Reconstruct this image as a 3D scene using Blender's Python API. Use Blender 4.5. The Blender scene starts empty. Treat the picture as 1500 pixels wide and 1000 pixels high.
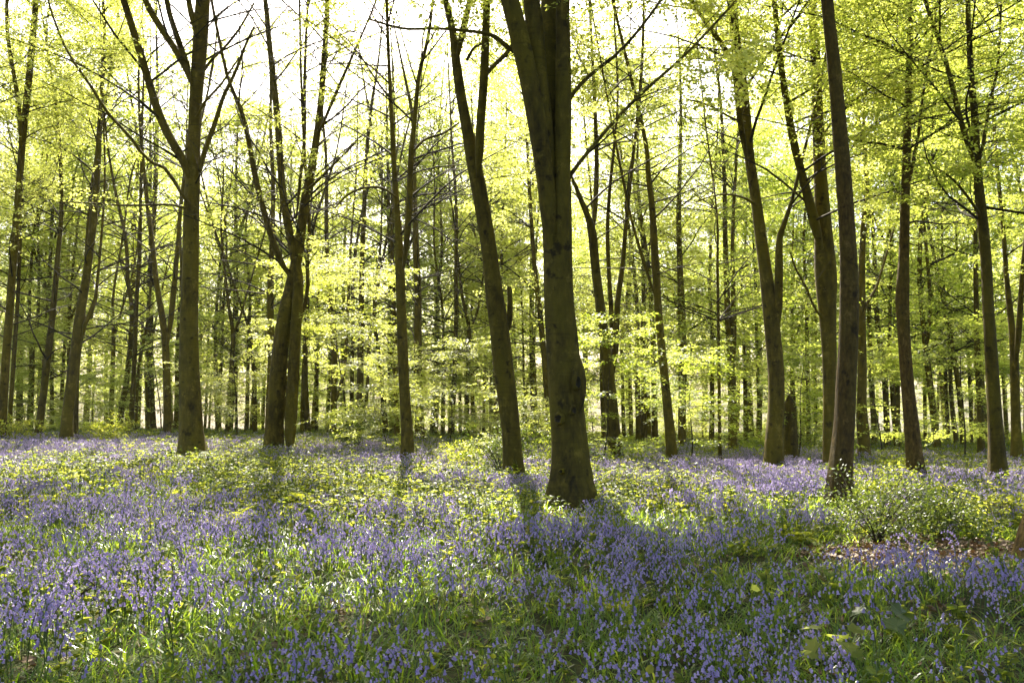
import bpy, math, random
import numpy as np
from mathutils import Vector, Euler

RNG = np.random.default_rng(7)
random.seed(7)
S = bpy.context.scene
COL = S.collection
PI = math.pi

# ------------------------------------------------------------------ camera
F = 1300.0                      # focal length in pixels of the 1500 x 1000 photograph
HORIZON = 590.0
CAM_H = 1.45
PITCH = math.atan((HORIZON - 500.0) / F)
cam_d = bpy.data.cameras.new("camera")
cam_d.sensor_width = 36.0
cam_d.lens = 36.0 * F / 1500.0
cam_d.clip_end = 3000.0
cam_d.clip_start = 0.05
cam = bpy.data.objects.new("camera", cam_d)
COL.objects.link(cam)
cam.location = (0, 0, CAM_H)
cam.rotation_euler = (PI / 2 + PITCH, 0, 0)
S.camera = cam

# ------------------------------------------------------------------ sky, sun, exposure
SUN_EL = math.radians(44.0)
SUN_AZ = math.radians(-9.0)     # measured from +Y towards +X
SUN_STRENGTH = 5.0
SKY_STRENGTH = 0.09
EXPOSURE = 2.25
SDIR = np.array([math.sin(SUN_AZ) * math.cos(SUN_EL), math.cos(SUN_AZ) * math.cos(SUN_EL), math.sin(SUN_EL)])
W = bpy.data.worlds.new("World")
S.world = W
W.use_nodes = True
wn = W.node_tree.nodes
sky = wn.new("ShaderNodeTexSky")
sky.sky_type = 'NISHITA'
sky.sun_disc = False
sky.sun_elevation = SUN_EL
sky.sun_rotation = SUN_AZ
sky.dust_density = 4.0
sky.air_density = 1.0
sky.ozone_density = 0.6
wn["Background"].inputs[1].default_value = SKY_STRENGTH
W.node_tree.links.new(sky.outputs[0], wn["Background"].inputs[0])

sun_d = bpy.data.lights.new("sun", 'SUN')
sun_d.energy = SUN_STRENGTH
sun_d.angle = math.radians(0.5)
sun_d.color = (1.0, 0.93, 0.79)
sun = bpy.data.objects.new("sun", sun_d)
COL.objects.link(sun)
sun.location = (-10, 60, 60)
sun.rotation_euler = Vector((-SDIR[0], -SDIR[1], -SDIR[2])).to_track_quat('-Z', 'Y').to_euler()

S.view_settings.view_transform = 'Standard'
S.view_settings.look = 'None'
S.view_settings.gamma = 1.0
S.view_settings.exposure = EXPOSURE
cy = S.cycles
cy.max_bounces = 9
cy.diffuse_bounces = 7
cy.glossy_bounces = 2
cy.transmission_bounces = 4
cy.transparent_max_bounces = 4
cy.volume_bounces = 0
cy.caustics_reflective = False
cy.caustics_refractive = False
cy.sample_clamp_indirect = 6.0

# ------------------------------------------------------------------ photograph geometry
cth, sth = math.cos(PITCH), math.sin(PITCH)


def ray(px, py):
    u = (np.asarray(px, float) - 750.0) / F
    v = (500.0 - np.asarray(py, float)) / F
    return np.stack([u, cth - sth * v, sth + cth * v], -1)


def at(px, py, d):
    """the point seen at a pixel, d metres in front of the camera along +Y"""
    r = ray(px, py)
    return np.array([0, 0, CAM_H]) + r * (np.asarray(d, float) / r[..., 1])[..., None]


def proj(P):
    P = np.asarray(P, float)
    y, z = P[..., 1], P[..., 2] - CAM_H
    dep = y * cth + z * sth
    up = -y * sth + z * cth
    dd = np.where(dep > 0.1, dep, 0.1)
    return 750.0 + F * P[..., 0] / dd, 500.0 - F * up / dd, dep


def hash2(ix, iy, seed):
    h = (ix * 374761393 + iy * 668265263 + seed * 974711) & 0xFFFFFFFF
    h = ((h ^ (h >> 13)) * 1274126177) & 0xFFFFFFFF
    return ((h ^ (h >> 16)) & 0xFFFF) / 65535.0


def vnoise(x, y, s, seed):
    x = np.asarray(x, float) / s + 1000.0
    y = np.asarray(y, float) / s + 1000.0
    ix, iy = np.floor(x).astype(np.int64), np.floor(y).astype(np.int64)
    fx, fy = x - ix, y - iy
    fx, fy = fx * fx * (3 - 2 * fx), fy * fy * (3 - 2 * fy)
    a, b = hash2(ix, iy, seed), hash2(ix + 1, iy, seed)
    c, d = hash2(ix, iy + 1, seed), hash2(ix + 1, iy + 1, seed)
    return (a * (1 - fx) + b * fx) * (1 - fy) + (c * (1 - fx) + d * fx) * fy


def sstep(a, b, x):
    t = np.clip((np.asarray(x, float) - a) / (b - a), 0, 1)
    return t * t * (3 - 2 * t)


def relu(x, k=4.0):
    return 0.5 * (x + np.sqrt(x * x + k * k)) - k * 0.5 * 0.0


def G(x, y):
    """height of the forest floor"""
    x, y = np.asarray(x, float), np.asarray(y, float)
    w = sstep(-0.4, 0.4, x / np.maximum(y, 8.0))
    z = -(1 - w) * 0.035 * relu(y - 33.0) - w * 0.03 * relu(y - 13.0)
    z += 0.10 * (vnoise(x, y, 5.0, 3) - 0.5) * sstep(3, 12, y) + 0.05 * (vnoise(x, y, 1.6, 4) - 0.5)
    return z


def hit(px, py, h=0.0):
    """where the line of sight through a pixel meets the floor"""
    r = ray(px, py)
    t = np.linspace(2.0, 120.0, 6000)
    P = np.array([0, 0, CAM_H]) + r * t[:, None]
    below = P[:, 2] < G(P[:, 0], P[:, 1]) + h
    k = int(np.argmax(below)) if below.any() else len(t) - 1
    return P[k]


def blobs(px, py, spec):
    out = np.zeros(np.broadcast(px, py).shape)
    for (cx, cyy, rx, ry, s) in spec:
        out = out + s * np.exp(-0.5 * (((px - cx) / rx) ** 2 + ((py - cyy) / ry) ** 2))
    return out


# where the sun reaches the floor in the photograph (pixel blobs), used to open gaps in the canopy
LIT = [(230, 735, 300, 50, 1.4), (180, 800, 230, 60, .6), (560, 800, 110, 40, .6), (300, 660, 300, 12, .7), (600, 745, 130, 45, 1.1), (60, 668, 120, 9, 1.0), (520, 668, 70, 7, 0.8),
       (170, 945, 110, 60, 1.3), (250, 830, 230, 55, 0.65), (60, 850, 80, 60, 0.4), (1090, 700, 110, 14, 1.1),
       (1320, 722, 150, 26, 1.2), (1420, 760, 90, 35, 0.8), (1340, 818, 90, 20, 0.9), (745, 905, 40, 18, 0.8),
       (960, 690, 60, 10, 0.8), (780, 960, 40, 30, 0.5), (1440, 940, 50, 40, 0.5), (1080, 860, 30, 50, 0.3),
       (450, 720, 150, 40, 0.5), (600, 830, 150, 50, 0.35), (1235, 950, 35, 30, 1.2)]


def litmap(px, py):
    return np.clip(1.5 * blobs(px, py, LIT) - 0.1, 0, 1)


# understorey leaf plates that stand in full sun in the photograph: the canopy is open on their sunny side
SUNNY = [(at(515, 495, 26.0), 2.8), (at(566, 625, 24.0), 1.1), (at(345, 560, 33.0), 1.8), (at(640, 580, 30.0), 1.3), (at(1005, 590, 23.5), 1.3), (at(430, 480, 34.0), 1.5), (at(1228, 955, 4.6), 0.5), (at(130, 470, 38.0), 2.2), (at(225, 400, 40.0), 2.2), (at(690, 520, 38.0), 2.0), (at(950, 480, 38.0), 2.0)]


# ------------------------------------------------------------------ mesh helpers
class MB:
    """collects quads and triangles into ONE mesh object"""

    def __init__(self):
        self.v, self.f, self.m, self.a, self.sm = [], [], [], [], []
        self.n = 0

    def add(self, v, f, mat=0, a=None, smooth=False):
        v = np.asarray(v, np.float32).reshape(-1, 3)
        f = np.asarray(f, np.int64)
        if len(f) == 0:
            return
        self.v.append(v)
        self.f.append(f + self.n)
        self.n += len(v)
        k = len(f)
        self.m.append(np.broadcast_to(np.asarray(mat, np.int32), (k,)))
        self.a.append(np.full(k, 0.5, np.float32) if a is None else np.broadcast_to(np.asarray(a, np.float32), (k,)))
        self.sm.append(np.full(k, smooth))

    def mesh(self, name, mats, shift=None):
        me = bpy.data.meshes.new(name)
        v = np.concatenate(self.v) if self.v else np.zeros((0, 3), np.float32)
        if shift is not None:
            v = v - np.asarray(shift, np.float32)
        tot = np.concatenate([np.full(len(f), f.shape[1], np.int32) for f in self.f])
        loops = np.concatenate([f.ravel() for f in self.f]).astype(np.int32)
        start = np.concatenate([[0], np.cumsum(tot)[:-1]]).astype(np.int32)
        me.vertices.add(len(v))
        me.vertices.foreach_set("co", v.ravel())
        me.loops.add(len(loops))
        me.loops.foreach_set("vertex_index", loops)
        me.polygons.add(len(tot))
        me.polygons.foreach_set("loop_start", start)
        me.polygons.foreach_set("loop_total", tot)
        for m in mats:
            me.materials.append(m)
        me.polygons.foreach_set("material_index", np.concatenate(self.m).astype(np.int32))
        me.polygons.foreach_set("use_smooth", np.concatenate(self.sm))
        at_ = me.attributes.new("v", 'FLOAT', 'FACE')
        at_.data.foreach_set("value", np.concatenate(self.a).astype(np.float32))
        me.update(calc_edges=True)
        return me

    def build(self, name, mats, parent=None, shift=None, link=True):
        o = bpy.data.objects.new(name, self.mesh(name, mats, shift))
        if link:
            COL.objects.link(o)
        if parent is not None:
            o.parent = parent
        return o


def norm(a):
    return a / np.maximum(np.linalg.norm(a, axis=-1, keepdims=True), 1e-9)


def tube_arrays(P, R, sides, cap=False):
    """P (B,N,3), R (B,N) or (B,N,sides): swept tubes"""
    P = np.asarray(P, float)
    B, N, _ = P.shape
    R = np.asarray(R, float)
    if R.ndim == 2:
        R = np.repeat(R[:, :, None], sides, 2)
    T = norm(np.gradient(P, axis=1))
    vert = np.abs(T[:, :, 2]).mean(1) > 0.75
    ref = np.where(vert[:, None], np.array([[1.0, 0, 0]]), np.array([[0, 0, 1.0]]))
    U = norm(np.cross(T, ref[:, None, :]))
    V = np.cross(T, U)
    ang = np.arange(sides) * 2 * PI / sides
    v = P[:, :, None, :] + R[..., None] * (np.cos(ang)[None, None, :, None] * U[:, :, None, :] + np.sin(ang)[None, None, :, None] * V[:, :, None, :])
    idx = np.arange(B * N * sides).reshape(B, N, sides)
    a = idx[:, :-1, :]
    b = np.roll(a, -1, 2)
    c = idx[:, 1:, :]
    d = np.roll(c, -1, 2)
    f = np.stack([a, b, d, c], -1).reshape(-1, 4)
    return v.reshape(-1, 3), f


def catmull(C, n):
    """resample control points C (K,m) into n points"""
    C = np.asarray(C, float)
    K = len(C)
    if K == 2:
        t = np.linspace(0, 1, n)[:, None]
        return C[0] * (1 - t) + C[1] * t
    E = np.vstack([2 * C[0] - C[1], C, 2 * C[-1] - C[-2]])
    seg = np.linalg.norm(np.diff(C[:, :3], axis=0), axis=1)
    s = np.concatenate([[0], np.cumsum(seg)])
    s /= s[-1]
    q = np.linspace(0, 1, n)
    k = np.clip(np.searchsorted(s, q, 'right') - 1, 0, K - 2)
    t = ((q - s[k]) / np.maximum(s[k + 1] - s[k], 1e-9))[:, None]
    p0, p1, p2, p3 = E[k], E[k + 1], E[k + 2], E[k + 3]
    return 0.5 * (2 * p1 + (p2 - p0) * t + (2 * p0 - 5 * p1 + 4 * p2 - p3) * t ** 2 + (3 * p1 - p0 - 3 * p2 + p3) * t ** 3)


# ------------------------------------------------------------------ materials
def new_mat(name):
    m = bpy.data.materials.new(name)
    m.use_nodes = True
    nt = m.node_tree
    for n in list(nt.nodes):
        nt.nodes.remove(n)
    out = nt.nodes.new("ShaderNodeOutputMaterial")
    return m, nt, out


def leaf_mat(name, c1, c2, t1, t2, tf=0.5, rough=0.4, spec=0.4, patch=None):
    m, nt, out = new_mat(name)
    L = nt.links.new
    att = nt.nodes.new("ShaderNodeAttribute")
    att.attribute_name = "v"
    info = nt.nodes.new("ShaderNodeObjectInfo")
    add = nt.nodes.new("ShaderNodeMath")
    add.operation = 'MULTIPLY_ADD'
    L(info.outputs["Random"], add.inputs[0])
    add.inputs[1].default_value = 0.35
    L(att.outputs["Fac"], add.inputs[2])
    sub = nt.nodes.new("ShaderNodeMath")
    sub.operation = 'SUBTRACT'
    sub.use_clamp = True
    L(add.outputs[0], sub.inputs[0])
    sub.inputs[1].default_value = 0.17

    def mix(a, b):
        x = nt.nodes.new("ShaderNodeMix")
        x.data_type = 'RGBA'
        x.inputs[6].default_value = (*a, 1)
        x.inputs[7].default_value = (*b, 1)
        L(sub.outputs[0], x.inputs[0])
        return x.outputs[2]

    p = nt.nodes.new("ShaderNodeBsdfPrincipled")
    L(mix(c1, c2), p.inputs["Base Color"])
    p.inputs["Roughness"].default_value = rough
    p.inputs["Specular IOR Level"].default_value = spec
    t = nt.nodes.new("ShaderNodeBsdfTranslucent")
    L(mix(t1, t2), t.inputs["Color"])
    ms = nt.nodes.new("ShaderNodeMixShader")
    ms.inputs[0].default_value = tf
    L(p.outputs[0], ms.inputs[1])
    L(t.outputs[0], ms.inputs[2])
    L(ms.outputs[0], out.inputs["Surface"])
    return m


def bark_mat(name, dark, mid, light, moss, moss_amt, vscale, rough_scale, bump, lichen=0.5):
    m, nt, out = new_mat(name)
    L, N = nt.links.new, nt.nodes.new
    tc, info = N("ShaderNodeTexCoord"), N("ShaderNodeObjectInfo")
    off = N("ShaderNodeVectorMath")
    off.operation = 'MULTIPLY_ADD'
    L(info.outputs["Random"], off.inputs[0])
    off.inputs[1].default_value = (37.0, 53.0, 71.0)
    L(tc.outputs["Object"], off.inputs[2])

    def noise(scale, detail, sc=(1, 1, 1), rough=0.6):
        mp = N("ShaderNodeMapping")
        mp.inputs["Scale"].default_value = sc
        L(off.outputs[0], mp.inputs[0])
        n = N("ShaderNodeTexNoise")
        n.inputs["Scale"].default_value = scale
        n.inputs["Detail"].default_value = detail
        n.inputs["Roughness"].default_value = rough
        L(mp.outputs[0], n.inputs["Vector"])
        return n.outputs["Fac"]

    def ramp(src, a, b, ca=(0, 0, 0), cb=(1, 1, 1)):
        r = N("ShaderNodeValToRGB")
        e = r.color_ramp.elements
        e[0].position, e[0].color = a, (*ca, 1)
        e[1].position, e[1].color = b, (*cb, 1)
        L(src, r.inputs[0])
        return r

    def mixc(fac, a, b, mode='MIX'):
        x = N("ShaderNodeMix")
        x.data_type = 'RGBA'
        x.blend_type = mode
        if isinstance(fac, float):
            x.inputs[0].default_value = fac
        else:
            L(fac, x.inputs[0])
        for s, v in ((x.inputs[6], a), (x.inputs[7], b)):
            if isinstance(v, tuple):
                s.default_value = (*v, 1)
            else:
                L(v, s)
        return x.outputs[2]

    def times(src, k):
        q = N("ShaderNodeMath")
        q.operation = 'MULTIPLY'
        q.inputs[1].default_value = k
        L(src, q.inputs[0])
        return q.outputs[0]

    grain = noise(rough_scale, 7, (1, 1, vscale), 0.68)
    r1 = ramp(grain, 0.3, 0.75, dark, light)
    x = r1.color_ramp.elements.new(0.52)
    x.color = (*mid, 1)
    col = r1.outputs[0]
    # green algae and moss in large uneven patches
    col = mixc(times(ramp(noise(1.3, 6, (1, 1, 0.5)), 0.42, 0.66).outputs[0], moss_amt), col, moss)
    # pale lichen blotches
    col = mixc(times(ramp(noise(4.5, 8, (1, 1, 0.8), 0.75), 0.56, 0.66).outputs[0], lichen), col, (light[0] * 1.7, light[1] * 1.75, light[2] * 2.2))
    # dark scars, and the fine level wrinkles of beech bark
    col = mixc(1.0, col, ramp(noise(5.0, 3), 0.30, 0.40, (0.30, 0.27, 0.24)).outputs[0], 'MULTIPLY')
    wr = ramp(noise(2.2, 5, (1.2, 1.2, 11.0), 0.7), 0.36, 0.47, (0.74, 0.72, 0.68))
    col = mixc(1.0, col, wr.outputs[0], 'MULTIPLY')
    hs = N("ShaderNodeHueSaturation")
    mr = N("ShaderNodeMapRange")
    mr.inputs[3].default_value, mr.inputs[4].default_value = 0.8, 1.3
    L(info.outputs["Random"], mr.inputs[0])
    L(mr.outputs[0], hs.inputs["Value"])
    L(col, hs.inputs["Color"])
    p = N("ShaderNodeBsdfPrincipled")
    L(hs.outputs[0], p.inputs["Base Color"])
    p.inputs["Roughness"].default_value = 0.85
    p.inputs["Specular IOR Level"].default_value = 0.25
    add = N("ShaderNodeMath")
    L(grain, add.inputs[0])
    L(times(wr.outputs[0], 0.18), add.inputs[1])
    bp = N("ShaderNodeBump")
    bp.inputs["Strength"].default_value = bump
    bp.inputs["Distance"].default_value = 0.03
    L(add.outputs[0], bp.inputs["Height"])
    L(bp.outputs[0], p.inputs["Normal"])
    L(p.outputs[0], out.inputs["Surface"])
    return m


M = {}
M['beech'] = leaf_mat("beech_leaf", (0.095, 0.13, 0.016), (0.14, 0.165, 0.025), (0.49, 0.55, 0.05), (0.84, 0.85, 0.24), 0.67, 0.42, 0.4)
M['green'] = leaf_mat("fresh_green_leaf", (0.07, 0.125, 0.015), (0.115, 0.16, 0.02), (0.42, 0.53, 0.038), (0.78, 0.81, 0.17), 0.67, 0.42, 0.4)
M['shrub'] = leaf_mat("dark_shrub_leaf", (0.035, 0.06, 0.012), (0.07, 0.10, 0.022), (0.12, 0.18, 0.015), (0.28, 0.33, 0.04), 0.4, 0.42, 0.35)
M['herb'] = leaf_mat("herb_leaf", (0.075, 0.12, 0.014), (0.13, 0.16, 0.02), (0.35, 0.45, 0.03), (0.68, 0.66, 0.08), 0.57, 0.5, 0.25)
M['blade'] = leaf_mat("bluebell_blade", (0.045, 0.105, 0.010), (0.09, 0.16, 0.018), (0.24, 0.42, 0.015), (0.56, 0.64, 0.06), 0.52, 0.32, 0.45)
M['fern'] = leaf_mat("fern_frond", (0.10, 0.15, 0.015), (0.15, 0.19, 0.02), (0.50, 0.58, 0.03), (0.80, 0.78, 0.06), 0.6, 0.5, 0.3)
M['bell'] = leaf_mat("bluebell_petal", (0.25, 0.195, 0.42), (0.44, 0.365, 0.585), (0.42, 0.34, 0.63), (0.71, 0.60, 0.83), 0.5, 0.5, 0.3)
M['dead'] = leaf_mat("dead_leaf", (0.10, 0.058, 0.026), (0.21, 0.13, 0.065), (0.14, 0.07, 0.02), (0.24, 0.14, 0.05), 0.15, 0.6, 0.3)
M['stalk'] = leaf_mat("green_stalk", (0.07, 0.12, 0.02), (0.10, 0.12, 0.035), (0.12, 0.18, 0.015), (0.18, 0.20, 0.03), 0.25, 0.5, 0.3)
M['bark'] = bark_mat("beech_bark", (0.020, 0.0135, 0.0015), (0.066, 0.046, 0.0035), (0.145, 0.105, 0.012), (0.105, 0.080, 0.003), 0.95, 0.35, 9.0, 1.0)
M['rust'] = bark_mat("ginger_bark", (0.022, 0.012, 0.002), (0.076, 0.044, 0.007), (0.15, 0.095, 0.020), (0.09, 0.068, 0.006), 0.6, 0.35, 24.0, 1.0)
M['twig'] = bark_mat("twig_bark", (0.014, 0.009, 0.004), (0.032, 0.022, 0.010), (0.06, 0.044, 0.022), (0.035, 0.035, 0.008), 0.3, 0.4, 9.0, 0.2)


def ground_mat():
    m, nt, out = new_mat("forest_soil")
    L = nt.links.new
    tc = nt.nodes.new("ShaderNodeTexCoord")
    n1 = nt.nodes.new("ShaderNodeTexNoise")
    n1.inputs["Scale"].default_value = 9.0
    n1.inputs["Detail"].default_value = 8
    L(tc.outputs["Object"], n1.inputs["Vector"])
    r = nt.nodes.new("ShaderNodeValToRGB")
    e = r.color_ramp.elements
    e[0].position, e[0].color = 0.32, (0.018, 0.022, 0.007, 1)
    e[1].position, e[1].color = 0.72, (0.085, 0.06, 0.028, 1)
    x = e.new(0.5)
    x.color = (0.04, 0.045, 0.014, 1)
    L(n1.outputs["Fac"], r.inputs[0])
    p = nt.nodes.new("ShaderNodeBsdfPrincipled")
    p.inputs["Roughness"].default_value = 0.95
    p.inputs["Specular IOR Level"].default_value = 0.1
    L(r.outputs[0], p.inputs["Base Color"])
    b = nt.nodes.new("ShaderNodeBump")
    b.inputs["Strength"].default_value = 0.6
    b.inputs["Distance"].default_value = 0.05
    L(n1.outputs["Fac"], b.inputs["Height"])
    L(b.outputs[0], p.inputs["Normal"])
    L(p.outputs[0], out.inputs["Surface"])
    return m


# ------------------------------------------------------------------ the forest floor
def build_ground():
    a = np.concatenate([-np.geomspace(40, 700, 24)[::-1], np.linspace(-38, 38, 96), np.geomspace(40, 700, 24)])
    b = np.concatenate([-np.geomspace(12, 500, 16)[::-1], np.linspace(-10, 60, 120), np.geomspace(62, 900, 30)])
    X, Y = np.meshgrid(a, b)
    Z = G(X, Y)
    v = np.stack([X, Y, Z], -1).reshape(-1, 3)
    n, k = len(b), len(a)
    i = np.arange(n * k).reshape(n, k)
    f = np.stack([i[:-1, :-1], i[:-1, 1:], i[1:, 1:], i[1:, :-1]], -1).reshape(-1, 4)
    mb = MB()
    mb.add(v, f, 0, smooth=True)
    o = mb.build("ground", [ground_mat()])
    o['kind'] = 'structure'
    return o


build_ground()


# ------------------------------------------------------------------ leaf sprays
LEAF = np.array([[0, 0, 0], [0.42, -0.31, 0.05], [1, 0, -0.04], [0.42, 0.31, 0.05]], float)


def rot_z(a):
    c, s = np.cos(a), np.sin(a)
    z, o = np.zeros_like(a), np.ones_like(a)
    return np.stack([np.stack([c, -s, z], -1), np.stack([s, c, z], -1), np.stack([z, z, o], -1)], -2)


def rot_x(a):
    c, s = np.cos(a), np.sin(a)
    z, o = np.zeros_like(a), np.ones_like(a)
    return np.stack([np.stack([o, z, z], -1), np.stack([z, c, -s], -1), np.stack([z, s, c], -1)], -2)


def rot_y(a):
    c, s = np.cos(a), np.sin(a)
    z, o = np.zeros_like(a), np.ones_like(a)
    return np.stack([np.stack([c, z, s], -1), np.stack([z, o, z], -1), np.stack([-s, z, c], -1)], -2)


def spray_template(n, length, leaf, tilt, rng):
    """a flat fan of beech leaves along a twig that runs along +X"""
    t = rng.uniform(0.05, 1.0, n)
    side = np.where(np.arange(n) % 2 == 0, 1.0, -1.0)
    off = rng.uniform(0, 0.35, n) * length * side * (1 - 0.5 * t)
    pos = np.stack([t * length, off, rng.normal(0, 0.02, n) - 0.10 * length * t ** 2], -1)
    az = side * rng.uniform(0.3, 1.2, n)
    sz = leaf * rng.uniform(0.65, 1.15, n)
    R = rot_z(az) @ rot_y(rng.normal(0.15, tilt, n)) @ rot_x(rng.normal(0, tilt * 1.3, n))
    return pos[:, None, :] + np.einsum('nij,kj->nki', R, LEAF) * sz[:, None, None]      # (n,4,3)


TPL_NEAR = [spray_template(16, 0.48, 0.075, 0.42, RNG) for _ in range(8)]
TPL_MID = [spray_template(14, 0.58, 0.095, 0.32, RNG) for _ in range(8)]
TPL_FAR = [spray_template(11, 0.75, 0.145, 0.32, RNG) for _ in range(8)]
TPL_FLAT = [spray_template(18, 0.55, 0.085, 0.20, RNG) for _ in range(8)]


def add_sprays(mb, P, D, tpls, mat=0, tilt=0.16, scale=1.0, clump=None):
    """P (n,3) spray roots, D (n,3) twig directions"""
    n = len(P)
    if n == 0:
        return
    az = np.arctan2(D[:, 1], D[:, 0])
    el = np.arcsin(np.clip(norm(D)[:, 2], -1, 1)) * 0.35
    R = rot_z(az) @ rot_y(-el + RNG.normal(0.05, tilt, n)) @ rot_x(RNG.normal(0, tilt, n))
    sc = scale * RNG.uniform(0.75, 1.2, n)
    which = RNG.integers(0, len(tpls), n)
    base_v = RNG.normal(0.5, 0.2, n) if clump is None else clump
    for k, tp in enumerate(tpls):
        sel = which == k
        if not sel.any():
            continue
        v = np.einsum('nij,lkj->nlki', R[sel], tp) * sc[sel][:, None, None, None] + P[sel][:, None, None, :]
        m = v.shape[0] * v.shape[1]
        f = np.arange(m * 4).reshape(m, 4)
        a = np.clip(np.repeat(base_v[sel], tp.shape[0]) + RNG.normal(0, 0.18, m), 0, 1)
        mb.add(v.reshape(-1, 3), f, mat, a)


def shade_keep(P, amount=1.0):
    """keep the sprays whose shadow would NOT fall where the photograph shows sunlit floor"""
    t = P[:, 2] / SDIR[2]
    Q = P - SDIR[None, :] * t[:, None]
    Q[:, 2] = 0.1
    px, py, dep = proj(Q)
    ok = (dep > 2.5) & (px > -150) & (px < 1650) & (py < 1080) & (py > 630)
    lit = np.where(ok, litmap(px, py), 0.0)
    n = vnoise(Q[:, 0], Q[:, 1], 0.8, 11)
    keep = (lit * amount) < (0.14 + 0.5 * n)
    for c, r in SUNNY:
        w = P - c
        along = w @ SDIR
        off = np.linalg.norm(w - along[:, None] * SDIR, axis=1)
        keep &= ~((along > 1.0) & (off < r))
    return keep


# ------------------------------------------------------------------ branches
def grow(stems, zmin, spread, n_limb, elev, leafy, rng, l2_gap=0.38, flat=False, top_boost=1.0):
    """limbs, side branches and twigs from stems [(pts (N,3), radii (N))]; returns tube batches and spray roots"""
    P0, D0, L0, R0 = [], [], [], []
    cand = []
    for P, R in stems:
        for k in range(1, len(P)):
            if P[k, 2] > zmin:
                cand.append((P[k], R[k], P[k] - P[k - 1]))
    if not cand:
        return [], np.zeros((0, 3)), np.zeros((0, 3))
    cp = np.array([c[0] for c in cand])
    cr = np.array([c[1] for c in cand])
    zt = cp[:, 2].max()
    w = np.ones(len(cp))
    pick = rng.choice(len(cp), n_limb, p=w / w.sum())
    ph = rng.uniform(0, 2 * PI)
    az = ph + np.arange(n_limb) * 2.399 + rng.normal(0, 0.35, n_limb)
    p0 = cp[pick] + rng.normal(0, 0.02, (n_limb, 3))
    frac = np.clip((p0[:, 2] - zmin) / max(zt - zmin, 0.5), 0, 1)
    e0 = np.radians(elev[0] + (elev[1] - elev[0]) * frac + rng.normal(0, 8, n_limb))
    Ln = spread * (1.0 - 0.42 * frac) * rng.uniform(0.6, 1.15, n_limb)
    N1 = 9
    t = np.linspace(0, 1, N1)
    d0 = np.stack([np.cos(az) * np.cos(e0), np.sin(az) * np.cos(e0), np.sin(e0)], -1)
    # limbs rise and then level off
    e1 = e0 * (0.35 if flat else 0.55) - 0.05
    d1 = np.stack([np.cos(az + 0.3) * np.cos(e1), np.sin(az + 0.3) * np.cos(e1), np.sin(e1)], -1)
    step = d0[:, None, :] * (1 - t)[None, :, None] + d1[:, None, :] * t[None, :, None]
    wob = np.cumsum(rng.normal(0, 0.16, (n_limb, N1, 3)), axis=1) * np.array([1, 1, 0.7])
    step = norm(step + wob * 0.55)
    P1 = p0[:, None, :] + np.concatenate([np.zeros((n_limb, 1, 3)), np.cumsum(step[:, 1:, :], 1)], 1) * (Ln / (N1 - 1))[:, None, None]
    r0 = np.minimum(cr[pick] * 0.5, 0.0062 * Ln + 0.003)
    R1 = r0[:, None] * (1 - 0.85 * t)[None, :]
    batches = [(P1, R1, 5)]
    # side branches
    K = max(3, int(spread / l2_gap))
    q = np.linspace(0.15, 1.0, K)
    kk = q * (N1 - 1)
    i0 = np.clip(kk.astype(int), 0, N1 - 2)
    fr = (kk - i0)[None, :, None]
    B = P1[:, i0, :] * (1 - fr) + P1[:, i0 + 1, :] * fr
    T = norm(P1[:, i0 + 1, :] - P1[:, i0, :])
    side = np.where(np.arange(K) % 2 == 0, 1.0, -1.0)[None, :, None]
    lat = norm(np.cross(T, np.array([0, 0, 1.0])) + 1e-6)
    dl = norm(T * rng.uniform(0.5, 1.0, (n_limb, K, 1)) + lat * side * rng.uniform(0.5, 1.1, (n_limb, K, 1)) + np.array([0, 0, 1.0]) * rng.normal(0.05, 0.1 if flat else 0.22, (n_limb, K, 1)))
    L2 = (0.42 * Ln[:, None] * (1 - 0.62 * q)[None, :]) * rng.uniform(0.5, 1.2, (n_limb, K)) + 0.15
    N2 = 5
    t2 = np.linspace(0, 1, N2)
    w2 = np.cumsum(rng.normal(0, 0.16, (n_limb, K, N2, 3)), axis=2)
    st2 = norm(dl[:, :, None, :] + w2 * 0.6 + np.array([0, 0, -0.18]) * t2[None, None, :, None])
    P2 = B[:, :, None, :] + np.concatenate([np.zeros((n_limb, K, 1, 3)), np.cumsum(st2[:, :, 1:, :], 2)], 2) * (L2 / (N2 - 1))[:, :, None, None]
    rr = np.minimum(0.006 * L2 + 0.0025, np.interp(q, t, np.ones_like(t))[None, :] * (r0[:, None] * (1 - 0.8 * q)[None, :]) + 0.002)
    R2 = rr[:, :, None] * (1 - 0.75 * t2)[None, None, :]
    P2 = P2.reshape(-1, N2, 3)
    R2 = R2.reshape(-1, N2)
    st2 = st2.reshape(-1, N2, 3)
    batches.append((P2, R2, 3))
    # twigs
    nb = len(P2)
    a = rng.integers(1, N2, (nb, 3))
    B3 = P2[np.arange(nb)[:, None], a]
    d3 = norm(st2[np.arange(nb)[:, None], a] + rng.normal(0, 0.65, (nb, 3, 3)) * np.array([1, 1, 0.45]))
    L3 = rng.uniform(0.25, 0.7, (nb, 3, 1))
    P3 = np.stack([B3, B3 + d3 * L3 * 0.5 + np.array([0, 0, 0.01]), B3 + d3 * L3], 2).reshape(-1, 3, 3)
    R3 = np.tile(np.array([0.0032, 0.0024, 0.0012]), (len(P3), 1))
    batches.append((P3, R3, 3))
    # roots of the sprays
    SP = np.concatenate([P2[:, 2:, :].reshape(-1, 3), P3[:, 1, :], P3[:, 2, :]])
    SD = np.concatenate([st2[:, 2:, :].reshape(-1, 3), norm(P3[:, 1] - P3[:, 0]), norm(P3[:, 2] - P3[:, 1])])
    keep = rng.uniform(0, 1, len(SP)) < leafy
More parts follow.
